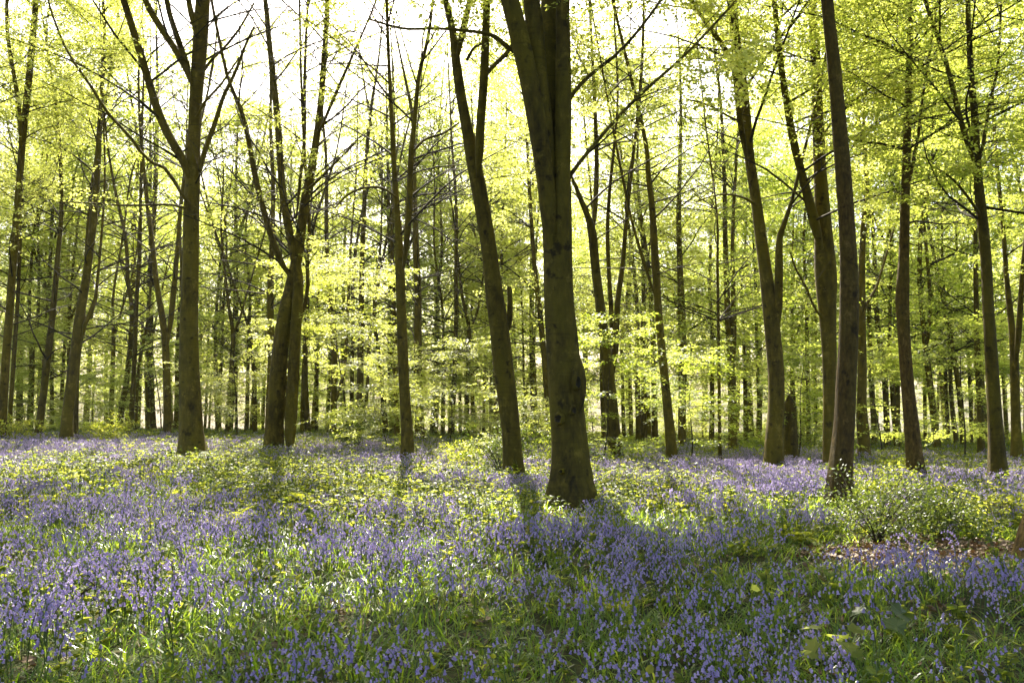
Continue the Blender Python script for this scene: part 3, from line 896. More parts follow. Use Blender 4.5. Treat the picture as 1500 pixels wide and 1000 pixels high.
# left side
tree("beech_tree", "beech leaning right with a hooked side stem, foremost in the left group", "tree", dist(96, 648),
     [([(96, 648, 18), (99, 610, 15), (105, 560, 14), (111, 505, 13), (117, 460, 13), (125, 415, 12), (131, 370, 11), (137, 320, 11), (141, 270, 10), (144, 220, 9), (146, 180, 7), (150, 120, 6), (153, 60, 5)], 0, 0.3, True),
      ([(120, 500, 7), (126, 468, 7), (134, 455, 7), (139, 445, 6), (141, 425, 5), (144, 400, 4)], 0, 0.4, True)],
     H=20, zmin=5.0, spread=4.2, limbs=44, leafy=0.9, flare=0.4)
FAR = [  # label, foot and stems of the thinner trunks behind, d from trunk width
    ("dark straight stem standing close behind the beech with the hooked side stem", [[(110, 645, 9), (111, 590, 8), (113, 540, 7), (118, 490, 7), (123, 450, 6)]], 31, .8),
    ("curved beech leaning right, bare trunk left of the hooked stem one", [[(54, 636, 11), (64, 575, 10), (69, 530, 10), (74, 490, 9), (80, 430, 8), (84, 380, 7), (90, 300, 6)]], 32, .8),
    ("thick dark trunk at the left margin with ivy dark foot", [[(2, 636, 13), (8, 530, 12), (13, 470, 12), (18, 400, 11), (24, 320, 10), (34, 200, 9), (45, 90, 9), (52, 10, 8)], [(20, 380, 6), (30, 250, 6), (28, 160, 6), (12, 60, 6)]], 29, .8),
    ("thin stem leaning right just inside the left margin pair", [[(12, 634, 7), (18, 560, 6), (22, 500, 6), (26, 440, 5), (30, 330, 5)]], 36, .8),
    ("ivy wrapped pale stem between the left margin pair and the curved beech", [[(44, 620, 9), (46, 560, 8), (48, 500, 6), (55, 470, 5), (57, 400, 4)], [(45, 540, 5), (43, 480, 4), (44, 420, 4)]], 44, .8),
    ("thin upright stem seen left of the hooked stem beech", [[(89, 622, 6), (91, 570, 6), (95, 500, 5), (98, 450, 5), (100, 380, 4)]], 50, .8),
    ("straight stem with a narrow Y fork above a small bush", [[(163, 624, 8), (164, 570, 7), (166, 510, 6), (166, 470, 5), (166, 430, 4)], [(166, 500, 4), (172, 475, 4), (178, 455, 3)]], 42, .7),
    ("S curved stem leaning right beside the narrow Y fork", [[(173, 626, 10), (178, 600, 9), (185, 560, 8), (190, 515, 7), (194, 470, 7), (192, 440, 6), (187, 410, 6), (184, 350, 5)]], 38, .7),
    ("pale slender stem rising in a gentle curve left of the forked pair", [[(192, 648, 9), (193, 600, 8), (196, 550, 7), (198, 500, 7), (200, 440, 6), (204, 380, 6), (206, 300, 5)]], 36, .7),
    ("thin stem splitting right from the pale slender stem's foot", [[(199, 648, 6), (200, 590, 5), (203, 540, 5), (210, 500, 5), (216, 470, 4), (220, 430, 4)]], 40, .7),
    ("slight crooked stem between the pale slender one and the forked beech", [[(217, 642, 5), (216, 590, 4), (213, 545, 4), (217, 510, 3), (226, 480, 3)]], 48, .7),
    ("beech forked like a tuning fork left of the tall straight one", [[(244, 654, 14), (245, 610, 12), (244, 550, 12), (242, 500, 11), (237, 460, 10), (230, 420, 8), (222, 350, 7), (215, 290, 6), (208, 220, 5)], [(244, 510, 8), (250, 470, 8), (254, 430, 8), (258, 390, 7), (262, 340, 6), (268, 280, 5)]], 33, .5),
    ("grey stem half hidden behind the tall straight beech on its left", [[(258, 634, 8), (259, 580, 7), (260, 520, 7), (262, 470, 6), (266, 400, 5)]], 42, .5),
    ("left stem of the two thin leaning stems right of the tall straight beech", [[(319, 648, 7), (321, 600, 6), (323, 550, 5), (325, 510, 5), (327, 450, 4)]], 46, .4),
    ("bare Y forked stem between the tall straight beech and the twin trunk", [[(333, 648, 8), (335, 600, 8), (338, 550, 7), (341, 510, 7), (341, 485, 6), (336, 455, 5), (332, 420, 4)], [(341, 490, 5), (349, 472, 4), (356, 450, 3)]], 40, .4),
    ("thin dark stem just right of the bare Y fork", [[(346, 646, 5), (346, 590, 4), (347, 530, 4), (348, 470, 3)]], 52, .4),
    ("slender stem left of the twin trunk beech, first of two alike", [[(360, 650, 7), (362, 600, 6), (363, 550, 5), (364, 500, 5), (366, 430, 4)]], 47, .4),
    ("slender stem touching the twin trunk beech's left flank, foot in shrubs", [[(373, 652, 8), (373, 600, 7), (372, 550, 6), (368, 510, 5), (364, 480, 4)]], 44, .4),
    ("dark bare trunk standing behind the left stem of the twin trunk", [[(393, 650, 11), (395, 580, 11), (397, 520, 10), (396, 450, 10), (397, 400, 9), (399, 340, 7), (400, 270, 6)]], 33, .2),
    ("thin straight stem close at the twin trunk's right foot", [[(442, 652, 7), (443, 600, 6), (445, 550, 6), (447, 500, 5), (448, 430, 4)]], 45, .4),
    ("dark stem bent at its foot, right of the twin trunk", [[(452, 654, 10), (450, 620, 9), (448, 570, 7), (448, 530, 6), (450, 460, 5)]], 40, .4),
    ("thin straight stem in the gap right of the twin trunk", [[(463, 650, 5), (464, 590, 5), (464, 530, 4), (465, 450, 4)]], 52, .5),
    ("grey trunk with a low right fork under the white lit leaf plates", [[(487, 652, 11), (489, 600, 10), (490, 550, 10), (489, 500, 9), (484, 450, 8), (480, 400, 7), (478, 330, 6)], [(491, 590, 7), (499, 565, 6), (505, 530, 6), (508, 490, 5)]], 36, .6),
    ("slim stem rising through the white lit leaf plates", [[(513, 648, 7), (515, 590, 6), (516, 530, 6), (517, 470, 5), (518, 400, 5)]], 44, .6),
    ("tall grey trunk with a thin companion stem, left of the slim straight beech", [[(527, 650, 12), (527, 590, 11), (528, 530, 10), (529, 460, 9), (530, 400, 8), (533, 320, 7), (536, 240, 6)], [(532, 630, 6), (536, 590, 6), (539, 550, 5), (541, 500, 5)]], 35, .5),
    ("leaning stem showing between leaf plates left of the slim straight beech", [[(566, 650, 8), (562, 590, 8), (557, 540, 7), (552, 500, 6), (548, 450, 5)]], 43, .6),
    ("dark stem directly behind the slim straight beech on its left", [[(582, 654, 9), (581, 600, 8), (579, 540, 8), (578, 490, 7), (576, 430, 6), (574, 350, 5)]], 38, .5),
    ("thick grey trunk right behind the slim straight beech, leafy top", [[(614, 660, 15), (614, 600, 13), (612, 540, 12), (612, 480, 12), (612, 430, 11), (610, 370, 10), (608, 310, 8), (606, 240, 7)]], 32, .6),
    ("pale trunk in the gap, first right of the leafy topped grey trunk", [[(636, 648, 9), (637, 600, 8), (639, 550, 7), (640, 500, 6), (641, 430, 5)]], 46, .8),
    ("dark thin stem between two pale trunks left of the leaning beech", [[(648, 654, 6), (649, 600, 6), (650, 555, 6), (650, 500, 5), (648, 450, 4)]], 44, .8),
    ("pale trunk leaning right, midway between the slim straight and leaning beeches", [[(660, 656, 10), (662, 610, 9), (665, 560, 8), (667, 510, 7), (668, 460, 6), (668, 400, 6)]], 40, .8),
    ("thin stem beside the right leaning pale trunk", [[(674, 652, 5), (674, 600, 5), (673, 550, 5), (672, 500, 4), (670, 430, 4)]], 50, .8),
    ("dark stem with a high Y fork left of the leaning beech", [[(682, 650, 8), (684, 600, 7), (686, 540, 6), (687, 480, 6), (682, 455, 5), (676, 425, 4)], [(688, 485, 4), (698, 460, 4), (704, 430, 3)]], 42, .8),
    ("thin stem third from the leaning beech on its left", [[(708, 642, 5), (709, 600, 4), (710, 550, 4), (711, 480, 3)]], 55, .8),
    ("thin stem second from the leaning beech on its left", [[(719, 644, 5), (719, 600, 5), (719, 555, 4), (719, 480, 4)]], 52, .8),
    ("broad trunk half hidden behind the leaning beech's left side", [[(730, 640, 14), (730, 600, 13), (729, 560, 13), (727, 510, 12), (724, 440, 10), (720, 380, 8)]], 38, .7),
    ("pale stem leaning right with a long side twig, between the leaning and thickest beech", [[(768, 634, 7), (769, 600, 6), (771, 570, 5), (778, 540, 4), (782, 510, 4), (785, 450, 3)], [(768, 585, 4), (767, 540, 4), (766, 490, 3)]], 50, .8),
    ("dark trunk directly behind the thickest beech's left side", [[(807, 658, 9), (804, 610, 9), (801, 570, 9), (797, 520, 8), (793, 480, 8), (789, 440, 8), (784, 400, 7), (780, 350, 6), (776, 290, 6)]], 34, .7),
    ("dark straight stem left beside the low forking dark beech", [[(885, 668, 8), (884, 620, 7), (882, 570, 7), (881, 520, 6), (880, 450, 5)]], 40, .8),
    ("slim stem right of the low forking dark beech, first of a close pair", [[(915, 660, 6), (913, 610, 6), (912, 560, 5), (911, 500, 5)]], 50, .8),
    ("slim pale stem second in the close pair right of the low forking beech", [[(924, 660, 6), (924, 610, 6), (923, 560, 5), (922, 490, 5)]], 52, .8),
    ("dark half of two touching trunks left of the bare leaning slim beech", [[(936, 664, 9), (935, 610, 8), (934, 560, 8), (933, 500, 7), (932, 430, 6)]], 42, .8),
    ("pale half of two touching trunks left of the bare leaning slim beech", [[(944, 664, 9), (943, 610, 9), (943, 560, 8), (942, 500, 7), (943, 430, 6)]], 41, .8),
    ("dark trunk close behind the bare leaning slim beech", [[(959, 670, 10), (959, 620, 9), (958, 560, 8), (957, 500, 8), (954, 450, 7), (950, 390, 6)]], 37, .8),
    ("tall dark trunk with leaf sprays, right of the bare leaning slim beech", [[(999, 672, 11), (999, 620, 11), (1000, 560, 11), (1000, 500, 11), (998, 450, 11), (996, 390, 9), (994, 320, 8)]], 35, .9),
    ("thin ruler straight pole stem standing in front left of the seamed beech", [[(1055, 688, 6), (1054, 620, 5), (1053, 540, 5), (1052, 460, 4.5), (1051, 380, 4), (1050, 310, 3)]], 24, .5),
    ("slim stem just left of the ruler straight pole", [[(1042, 660, 8), (1043, 600, 7), (1043, 540, 7), (1043, 480, 6), (1040, 420, 5)]], 44, .9),
    ("trunk with a tall narrow fork right of the ruler straight pole", [[(1073, 672, 14), (1073, 620, 13), (1072, 560, 12), (1069, 510, 10), (1066, 460, 9), (1064, 400, 8), (1062, 330, 7), (1061, 260, 6)], [(1074, 545, 9), (1075, 490, 8), (1074, 430, 7), (1073, 360, 6), (1076, 280, 5)]], 33, .9),
    ("grey stem in the gap left of the seamed beech", [[(1093, 656, 8), (1092, 600, 7), (1091, 550, 6), (1089, 480, 5)]], 48, .9),
    ("thin stem nearest left of the seamed beech", [[(1113, 664, 6), (1112, 610, 5), (1110, 550, 5), (1108, 480, 5), (1107, 420, 4)]], 46, .9),
    ("thin stem in the gap right of the seamed beech, upright", [[(1160, 640, 5), (1160, 560, 5), (1160, 500, 4), (1160, 430, 4), (1161, 370, 3)]], 48, .8),
    ("slim stem midway between the seamed and swollen waist beech", [[(1184, 655, 7), (1184, 600, 6), (1183, 540, 6), (1182, 480, 5), (1181, 430, 5)]], 43, .8),
    ("dark thin stem nearest left of the swollen waist beech", [[(1195, 652, 5), (1195, 600, 5), (1194, 540, 4), (1195, 490, 4), (1194, 430, 4)]], 50, .8),
    ("grey stem right behind the cankered pale beech", [[(1281, 672, 9), (1280, 620, 8), (1277, 570, 8), (1275, 520, 7), (1273, 450, 6)]], 40, .9),
    ("curved dark stem with open fork left of the reddish beech", [[(1301, 676, 10), (1299, 620, 9), (1297, 570, 9), (1294, 530, 9), (1287, 490, 8), (1284, 450, 8), (1282, 410, 7), (1280, 350, 6), (1274, 290, 5)], [(1283, 430, 4), (1290, 400, 4), (1298, 360, 3)]], 37, .9),
    ("reddish stem leaning left just behind the reddish beech", [[(1316, 676, 9), (1313, 640, 8), (1309, 600, 8), (1306, 550, 7), (1303, 500, 6)]], 38, .9),
    ("thin stem just right of the reddish beech", [[(1356, 668, 5), (1355, 620, 5), (1354, 560, 5), (1353, 500, 4)]], 50, .9),
    ("beech with a V fork leaning left, between the reddish and root flared beech", [[(1375, 678, 13), (1371, 640, 11), (1367, 600, 10), (1362, 560, 10), (1357, 520, 9), (1353, 480, 8), (1349, 440, 8), (1347, 390, 7), (1350, 330, 6)], [(1357, 510, 7), (1361, 480, 6), (1363, 445, 6), (1360, 400, 5)]], 34, .9),
    ("first of three slim stems left of the root flared beech", [[(1390, 672, 6), (1388, 620, 6), (1386, 570, 5), (1383, 520, 5)]], 47, .9),
    ("middle of three slim stems, curving, left of the root flared beech", [[(1403, 672, 8), (1399, 630, 7), (1394, 590, 7), (1392, 550, 6), (1390, 490, 5)]], 43, .9),
    ("last of three slim stems, leaning left, near the root flared beech", [[(1413, 676, 9), (1410, 630, 8), (1406, 580, 8), (1400, 540, 7), (1393, 500, 7), (1386, 460, 6)]], 39, .9),
    ("thin pole between the three slim stems and the straight grey trunk", [[(1424, 670, 5), (1422, 610, 5), (1420, 550, 5), (1417, 500, 4), (1412, 440, 4)]], 46, .9),
    ("straight grey trunk just left of the root flared beech", [[(1438, 684, 12), (1437, 640, 10), (1436, 590, 10), (1433, 540, 9), (1431, 490, 8), (1430, 440, 7), (1429, 380, 6)], [(1433, 480, 4), (1440, 460, 4), (1444, 430, 3)]], 31, .9),
    ("thin stem between the root flared beech and the right margin", [[(1476, 672, 5), (1473, 620, 5), (1470, 570, 4), (1467, 510, 4)]], 50, .9),
]
for lab, stems, d, lf in FAR:
    st = [(p, 0, float(RNG.uniform(-.5, .5)), True) if k else (p, 0, 0.2, True) for k, p in enumerate(stems)]
    x = stems[0][0][0]
    low = 12 < d and x > 560 or x < 200
    tree("beech_tree", lab, "tree", float(d), st, H=RNG.uniform(17, 22), zmin=3.0 if low else 4.0,
         spread=4.0, limbs=44, elev=(20, 64), leafy=lf * (0.95 if 310 < x < 600 else 0.7), flare=0.35, leafm='beech' if x < 1000 else 'green')

# a stump and the trunk that just enters the frame at the right
p = hit(1160, 690)
tree("tree_stump", "broad broken stump standing right beside the seamed upright beech", "stump", float(p[1]) + 0.6,
     [([(1159, 688, 24), (1159, 660, 21), (1158, 630, 20), (1157, 600, 19), (1156, 585, 15), (1156, 578, 3)], 0, 0, False)], limbs=1, zmin=50, flare=0.3)
tree("beech_tree", "near trunk cut by the right picture edge, only its reddish leaning foot in view", "tree", dist(1508, 806),
     [([(1508, 812, 46), (1514, 780, 34), (1521, 750, 30), (1532, 700, 30), (1550, 620, 29), (1570, 520, 27), (1590, 400, 25), (1605, 250, 24)], 0, 0.4, True)],
     H=18, zmin=8, spread=3.5, limbs=20, leafy=0.5, bark='rust', flare=0.5)

# ------------------------------------------------------------------ trees far back, copies of a few kinds
def proto_tree(x, y, H, r, leafy, leafm, lean):
    z = float(G(x, y))
    rng = np.random.default_rng(int(H * 100 + r * 1000))
    n = 9
    t = np.linspace(0, 1, n)
    C = np.stack([x + lean * t + 0.25 * np.sin(t * 5 + lean), y + 0.2 * np.sin(4 * t), z - 0.2 + H * t, r * (1 - 0.88 * t)], -1)
    tb, grown = MB(), []
    P, R, RR = trunk_rings(C, 26, 8, 0.4, rng)
    v, f = tube_arrays(P[None], RR[None], 8)
    tb.add(v, f, 0, smooth=True)
    grown.append((P, R))
    for k in range(2):
        i = 3 + k
        t2 = np.linspace(0, 1, 6)
        a = rng.uniform(0, 6.28)
        L = H * 0.5
        C2 = np.stack([C[i, 0] + np.cos(a) * L * 0.28 * t2 ** 0.8, C[i, 1] + np.sin(a) * L * 0.28 * t2 ** 0.8, C[i, 2] + L * t2, C[i, 3] * 0.75 * (1 - 0.9 * t2)], -1)
        P, R, RR = trunk_rings(C2, 14, 6, 0, rng)
        v, f = tube_arrays(P[None], RR[None], 6)
        tb.add(v, f, 0, smooth=True)
        grown.append((P, R))
    root = empty("beech_tree", (x, y, z), "slender beech far back in the wood, thin with distance", "tree", "beeches far back in the wood")
    tb.build("trunk", [M['bark']], root, (x, y, z))
    bt, SP, SD = grow(grown, z + 2.0, 4.4, 44, (18, 64), leafy, rng)
    wb = MB()
    for P, R, s in bt[:2]:
        v, f = tube_arrays(P, R * 1.3, s)
        wb.add(v, f, 0, smooth=True)
    o = wb.build("branches", [M['twig']], root, (x, y, z))
    o['kind'] = 'stuff'
    cb = MB()
    k = rng.uniform(0, 1, len(SP)) < 0.55
    add_sprays(cb, SP[k], SD[k], TPL_FAR)
    cb.build("crown", [M[leafm]], root, (x, y, z))
    return root


MARKS = [(-9, "left picture edge"), (96, "hooked stem beech"), (283, "tall straight beech"), (408, "twin trunk beech"), (598, "slim straight beech"),
         (752, "leaning beech"), (836, "thickest beech"), (904, "low forking beech"), (985, "bare leaning beech"), (1134, "seamed beech"),
         (1234, "scaly trunk"), (1340, "reddish beech"), (1460, "root flared beech"), (1509, "right picture edge")]


def gap(x, y):
    """between which of the near trees a far one is seen"""
    q = float(proj(np.array([x, y, 1.0]))[0])
    if q < MARKS[0][0] or q > MARKS[-1][0]:
        return "beyond the " + MARKS[0 if q < 700 else -1][1]
    k = max(i for i, m in enumerate(MARKS) if m[0] <= q)
    return "between the %s and the %s" % (MARKS[k][1], MARKS[min(k + 1, len(MARKS) - 1)][1])


spots = []
rs = np.random.default_rng(21)
tries = 0
while len(spots) < 165 and tries < 20000:
    tries += 1
    y = 46 + 80 * rs.uniform() ** 1.3
    x = rs.uniform(-0.72 * y - 4, 0.72 * y + 4)
    if all((x - a) ** 2 + (y - b) ** 2 > (2.4 + 0.02 * y) ** 2 for a, b in spots):
        spots.append((x, y))
# a few beside the frame, nearer
for x, y in [(-17, 20), (-21, 28), (-14, 12), (16, 17), (19, 25), (24, 33), (-27, 38), (29, 40), (13, 9), (-24, 45)]:
    spots.append((x, y))
for q, dd in ((330, 50), (372, 58), (415, 47), (455, 62), (500, 52), (545, 66), (585, 48), (300, 66), (440, 78), (520, 88), (630, 57), (660, 70)):
    spots.append(((q - 750) / F * dd, float(dd)))
protos = []
for i in range(7):
    x, y = spots[i]
    protos.append(proto_tree(x, y, [21, 18, 23, 20, 17, 22, 19][i], [.19, .15, .24, .17, .13, .21, .14][i], [.85, .8, .9, .8, .85, .85, .6][i], 'beech' if i % 2 else 'green', rs.uniform(-1.2, 1.2)))
for i, (x, y) in enumerate(spots):
    if i < 7:
        protos[i]['label'] = "slender distant beech, far back " + gap(x, y)
        continue
    px = 750 + F * x / y
    thin = math.exp(-((px - 470) / 130) ** 2)
    k = 6 if rs.uniform() < thin * 0.5 else int(rs.integers(0, 6))
    if abs(x) > 0.6 * y and y < 46:
        copy_tree(protos[k], (x, y, float(G(x, y))), rs.uniform(0, 6.28), rs.uniform(0.9, 1.1), "beech standing " + ("left" if x < 0 else "right") + " of the picture, boughs reaching in from the side", "beeches beside the view")
    else:
        copy_tree(protos[k], (x, y, float(G(x, y))), rs.uniform(0, 6.28), rs.uniform(0.8, 1.15) * (0.85 if thin > .5 else 1), "slender distant beech, far back " + gap(x, y), "beeches far back in the wood")
# sapplings with flat plates of leaves in the understorey
def sapling(x, y, H, label, seed, leafy=1.0, group=None, leafm='beech', spread=1.5, limbs=13):
    rng = np.random.default_rng(seed)
    z = float(G(x, y))
    t = np.linspace(0, 1, 8)
    C = np.stack([x + 0.12 * H * t * np.cos(seed) + 0.06 * np.sin(t * 7), y + 0.05 * np.sin(t * 5 + 1), z - 0.05 + H * t, (0.010 + 0.004 * H) * (1 - 0.85 * t)], -1)
    P, R, RR = trunk_rings(C, 18, 6, 0, rng)
    v, f = tube_arrays(P[None], RR[None], 6)
    root = empty("beech_sapling", (x, y, z), label, "sapling", group)
    tb = MB()
    tb.add(v, f, 0, smooth=True)
    tb.build("trunk", [M['twig']], root, (x, y, z))
    bt, SP, SD = grow([(P, R)], z + 0.22 * H, spread, limbs, (6, 22), leafy, rng, l2_gap=0.28, flat=True)
    wb = MB()
    for P, R, s in bt:
        v, f = tube_arrays(P, R, s)
        wb.add(v, f, 0, smooth=True)
    o = wb.build("branches", [M['twig']], root, (x, y, z))
    o['kind'] = 'stuff'
    cb = MB()
    add_sprays(cb, SP, SD, TPL_FLAT, tilt=0.07)
    cb.build("crown", [M[leafm]], root, (x, y, z))
    return root


def sp(px, d, H, label, seed, **k):
    p = at(px, 640, d)
    return sapling(p[0], p[1], H, label, seed, **k)


sp(566, 24.0, 1.9, "knee high layered sapling in front of the slim straight beech", 3, spread=1.0)
sp(508, 26.0, 5.3, "tall sapling spreading the white lit leaf plates right of the twin trunk", 4, spread=2.6, limbs=18)
sp(1010, 23.5, 2.9, "sapling with low leaf plates right of the bare leaning slim beech", 5, leafm='green', spread=1.6)
sp(880, 22.0, 3.6, "sapling between the thickest beech and the low forking dark beech", 6, leafm='green', spread=1.1)
sp(1166, 24.5, 3.3, "bushy sapling above the broken stump", 7, leafm='green', spread=1.2)
sp(345, 33.0, 4.6, "lit sapling in the gap between the tall straight beech and the twin trunk", 8, spread=1.8)
sp(790, 25.0, 1.6, "low pale sapling behind the thickest beech at its left", 9, spread=1.3)
sp(1292, 28.0, 3.6, "layered sapling behind the scaly trunk and the reddish beech", 10, leafm='green', spread=1.7)
sp(1412, 27.0, 4.2, "layered sapling in front of the three slim stems", 11, leafm='green', spread=1.9)
sp(655, 30.0, 3.4, "layered sapling left of the leaning beech, lit from behind", 12, spread=1.8)
sp(130, 36.0, 2.6, "small sapling behind the hooked stem beech", 13, leafm='green', spread=1.4)
sp(290, 37.0, 2.6, "small sapling half hidden by the tall straight beech", 14, spread=1.3)
base_s = [sp(700, 40.0, 4.0, "leafy sapling deep in the understorey", 20, group="saplings deep in the understorey", spread=2.0),
          sp(60, 41.0, 3.2, "leafy sapling deep in the understorey", 21, group="saplings deep in the understorey", leafm='green', spread=1.8),
          sp(1230, 38.0, 4.6, "leafy sapling deep in the understorey", 22, group="saplings deep in the understorey", leafm='green', spread=2.2)]
for o_ in base_s:
    o_['label'] = "leafy sapling deep in the wood, " + gap(o_.location.x, o_.location.y)
for i in range(64):
    y = rs.uniform(38, 95)
    x = rs.uniform(-0.62, 0.62) * y
    copy_tree(base_s[i % 3], (x, y, float(G(x, y))), rs.uniform(0, 6.28), rs.uniform(0.7, 1.5), "leafy sapling deep in the wood, " + gap(x, y), "saplings deep in the understorey")

# ------------------------------------------------------------------ plants of the floor
def proto_obj(name, mb, mats):
    return mb.build(name, mats, link=False)


def blade_strip(mb, root, az, length, width, arch, mat, rng, nseg=4, a=0.5):
    """one strap shaped leaf that rises and bends over"""
    t = np.linspace(0, 1, nseg + 1)
    rise = math.radians(rng.uniform(48, 82))
    ang = rise - arch * t * 1.6
    step = length / nseg
    h = np.concatenate([[0], np.cumsum(np.cos(ang[:-1]) * step)])
    z = np.concatenate([[0], np.cumsum(np.sin(ang[:-1]) * step)])
    w = width * 0.5 * np.array([0.7, 1.0, 0.95, 0.7, 0.05])[:nseg + 1]
    d = np.array([math.cos(az), math.sin(az), 0])
    s = np.array([-math.sin(az), math.cos(az), 0])
    c = root + h[:, None] * d + z[:, None] * np.array([0, 0, 1.0])
    l, r = c - w[:, None] * s + np.array([0, 0, 0.15 * width]), c + w[:, None] * s + np.array([0, 0, 0.15 * width])
    v = np.stack([l, r], 1).reshape(-1, 3)
    f = [[2 * k, 2 * k + 1, 2 * k + 3, 2 * k + 2] for k in range(nseg)]
    mb.add(v, f, mat, a)


def bell(mb, base, down, size, mat, rng):
    """a nodding bell with flared lip"""
    down = norm(np.array(down, float)[None])[0]
    u = norm(np.cross(down, [0.3, 0.5, 0.8])[None])[0]
    w = np.cross(down, u)
    rad = np.array([0.10, 0.30, 0.30, 0.52]) * size
    hh = np.array([0.0, 0.22, 0.70, 1.05]) * size
    th = np.arange(6) * PI / 3
    v = (base[None, None, :] + hh[:, None, None] * down + rad[:, None, None] * (np.cos(th)[None, :, None] * u + np.sin(th)[None, :, None] * w)).reshape(-1, 3)
    f = []
    for k in range(3):
        for j in range(6):
            f.append([k * 6 + j, k * 6 + (j + 1) % 6, (k + 1) * 6 + (j + 1) % 6, (k + 1) * 6 + j])
    mb.add(v, f, mat, rng.uniform(0, 1))


def make_bluebell(k):
    rng = np.random.default_rng(100 + k)
    mb = MB()
    H = rng.uniform(0.22, 0.31)
    az = rng.uniform(0, 6.28)
    d = np.array([math.cos(az), math.sin(az), 0])
    C = np.array([[0, 0, 0, .0028], [d[0] * 0.01, d[1] * 0.01, H * 0.5, .0026], [d[0] * .035, d[1] * .035, H * .86, .0022], [d[0] * .085, d[1] * .085, H * 1.0, .0015], [d[0] * .125, d[1] * .125, H * .96, .001]])
    Q = catmull(C, 9)
    v, f = tube_arrays(Q[None, :, :3], Q[None, :, 3], 3)
    mb.add(v, f, 0)
    nb = int(rng.integers(6, 11))
    for j in range(nb):
        s = 0.50 + 0.50 * j / (nb - 1)
        i = s * 8
        i0 = min(int(i), 7)
        p = Q[i0, :3] * (1 - (i - i0)) + Q[i0 + 1, :3] * (i - i0)
        out = d * rng.uniform(0.2, 0.9) + np.array([-d[1], d[0], 0]) * rng.normal(0, 0.7)
        p2 = p + out * 0.014 + np.array([0, 0, 0.004])
        bell(mb, p2, out * 0.45 + np.array([0, 0, -1.0]), rng.uniform(0.015, 0.021) * (1.0 if j < nb - 2 else 0.7), 1, rng)
    return proto_obj("bluebell_stem", mb, [M['stalk'], M['bell']])


def make_tuft(k):
    rng = np.random.default_rng(200 + k)
    mb = MB()
    for j in range(int(rng.integers(9, 14))):
        blade_strip(mb, np.array([rng.normal(0, .03), rng.normal(0, .03), 0]), rng.uniform(0, 6.28), rng.uniform(0.14, 0.29), rng.uniform(0.007, 0.012), rng.uniform(0.5, 1.5), 0, rng, a=rng.uniform(0, 1))
    return proto_obj("blade_tuft", mb, [M['blade']])


def ovate(mb, base, az, el, roll, size, mat, a, wide=0.36):
    P = np.array([[0, 0, 0], [0.3, -wide, 0.06], [0.72, -wide * 0.72, 0.03], [1, 0, -0.08], [0.72, wide * 0.72, 0.03], [0.3, wide, 0.06], [0.5, 0, -0.02]]) * size
    R = rot_z(np.array([az]))[0] @ rot_y(np.array([-el]))[0] @ rot_x(np.array([roll]))[0]
    v = P @ R.T + base
    mb.add(v, [[0, 1, 6, 5], [1, 2, 3, 6], [6, 3, 4, 5]], mat, a)


def make_herb(k):
    rng = np.random.default_rng(300 + k)
    mb = MB()
    for s in range(int(rng.integers(2, 4))):
        az = rng.uniform(0, 6.28)
        H = rng.uniform(0.12, 0.28)
        lean = rng.uniform(0.02, 0.12)
        C = np.array([[0, 0, 0], [lean * .3 * math.cos(az), lean * .3 * math.sin(az), H * .6], [lean * math.cos(az), lean * math.sin(az), H]])
        P = catmull(C, 5)
        v, f = tube_arrays(P[None], np.full((1, 5), 0.002), 3)
        mb.add(v, f, 0)
        n = int(rng.integers(7, 12))
        for j in range(n):
            t = rng.uniform(0.35, 1.0)
            p = P[min(int(t * 4), 4)]
            ovate(mb, p, rng.uniform(0, 6.28), rng.normal(0.1, 0.35), rng.normal(0, 0.3), rng.uniform(0.028, 0.055), 1, rng.uniform(0, 1), rng.uniform(.26, .42))
    return proto_obj("herb_plant", mb, [M['stalk'], M['herb']])


def make_bramble(k):
    rng = np.random.default_rng(350 + k)
    mb = MB()
    for s in range(int(rng.integers(3, 6))):
        az = rng.uniform(0, 6.28)
        L = rng.uniform(0.25, 0.6)
        C = np.array([[0, 0, 0], [.25 * L * math.cos(az), .25 * L * math.sin(az), L * .55], [.65 * L * math.cos(az), .65 * L * math.sin(az), L * .62], [L * math.cos(az), L * math.sin(az), L * .42]])
        P = catmull(C, 9)
        v, f = tube_arrays(P[None], np.linspace(.004, .0015, 9)[None], 3)
        mb.add(v, f, 0)
        for j in range(1, 9):
            a2 = az + rng.choice([-1, 1]) * rng.uniform(0.5, 1.6)
            st = P[j] + 0.04 * np.array([math.cos(a2), math.sin(a2), 0.4])
            for q in (-0.9, 0, 0.9):
                ovate(mb, st, a2 + q, rng.normal(0.0, 0.3), rng.normal(0, 0.25), rng.uniform(0.035, 0.06), 1, rng.uniform(0, 1), .34)
    return proto_obj("bramble_runner", mb, [M['twig'], M['shrub'] if k % 2 else M['herb']])


def make_litter(k):
    rng = np.random.default_rng(400 + k)
    mb = MB()
    for j in range(9):
        ovate(mb, np.array([rng.normal(0, .09), rng.normal(0, .09), rng.uniform(.005, .03)]), rng.uniform(0, 6.28), rng.normal(0, .35), rng.normal(0, .5), rng.uniform(.04, .075), 0, rng.uniform(0, 1), .36)
    return proto_obj("leaf_litter_patch", mb, [M['dead']])


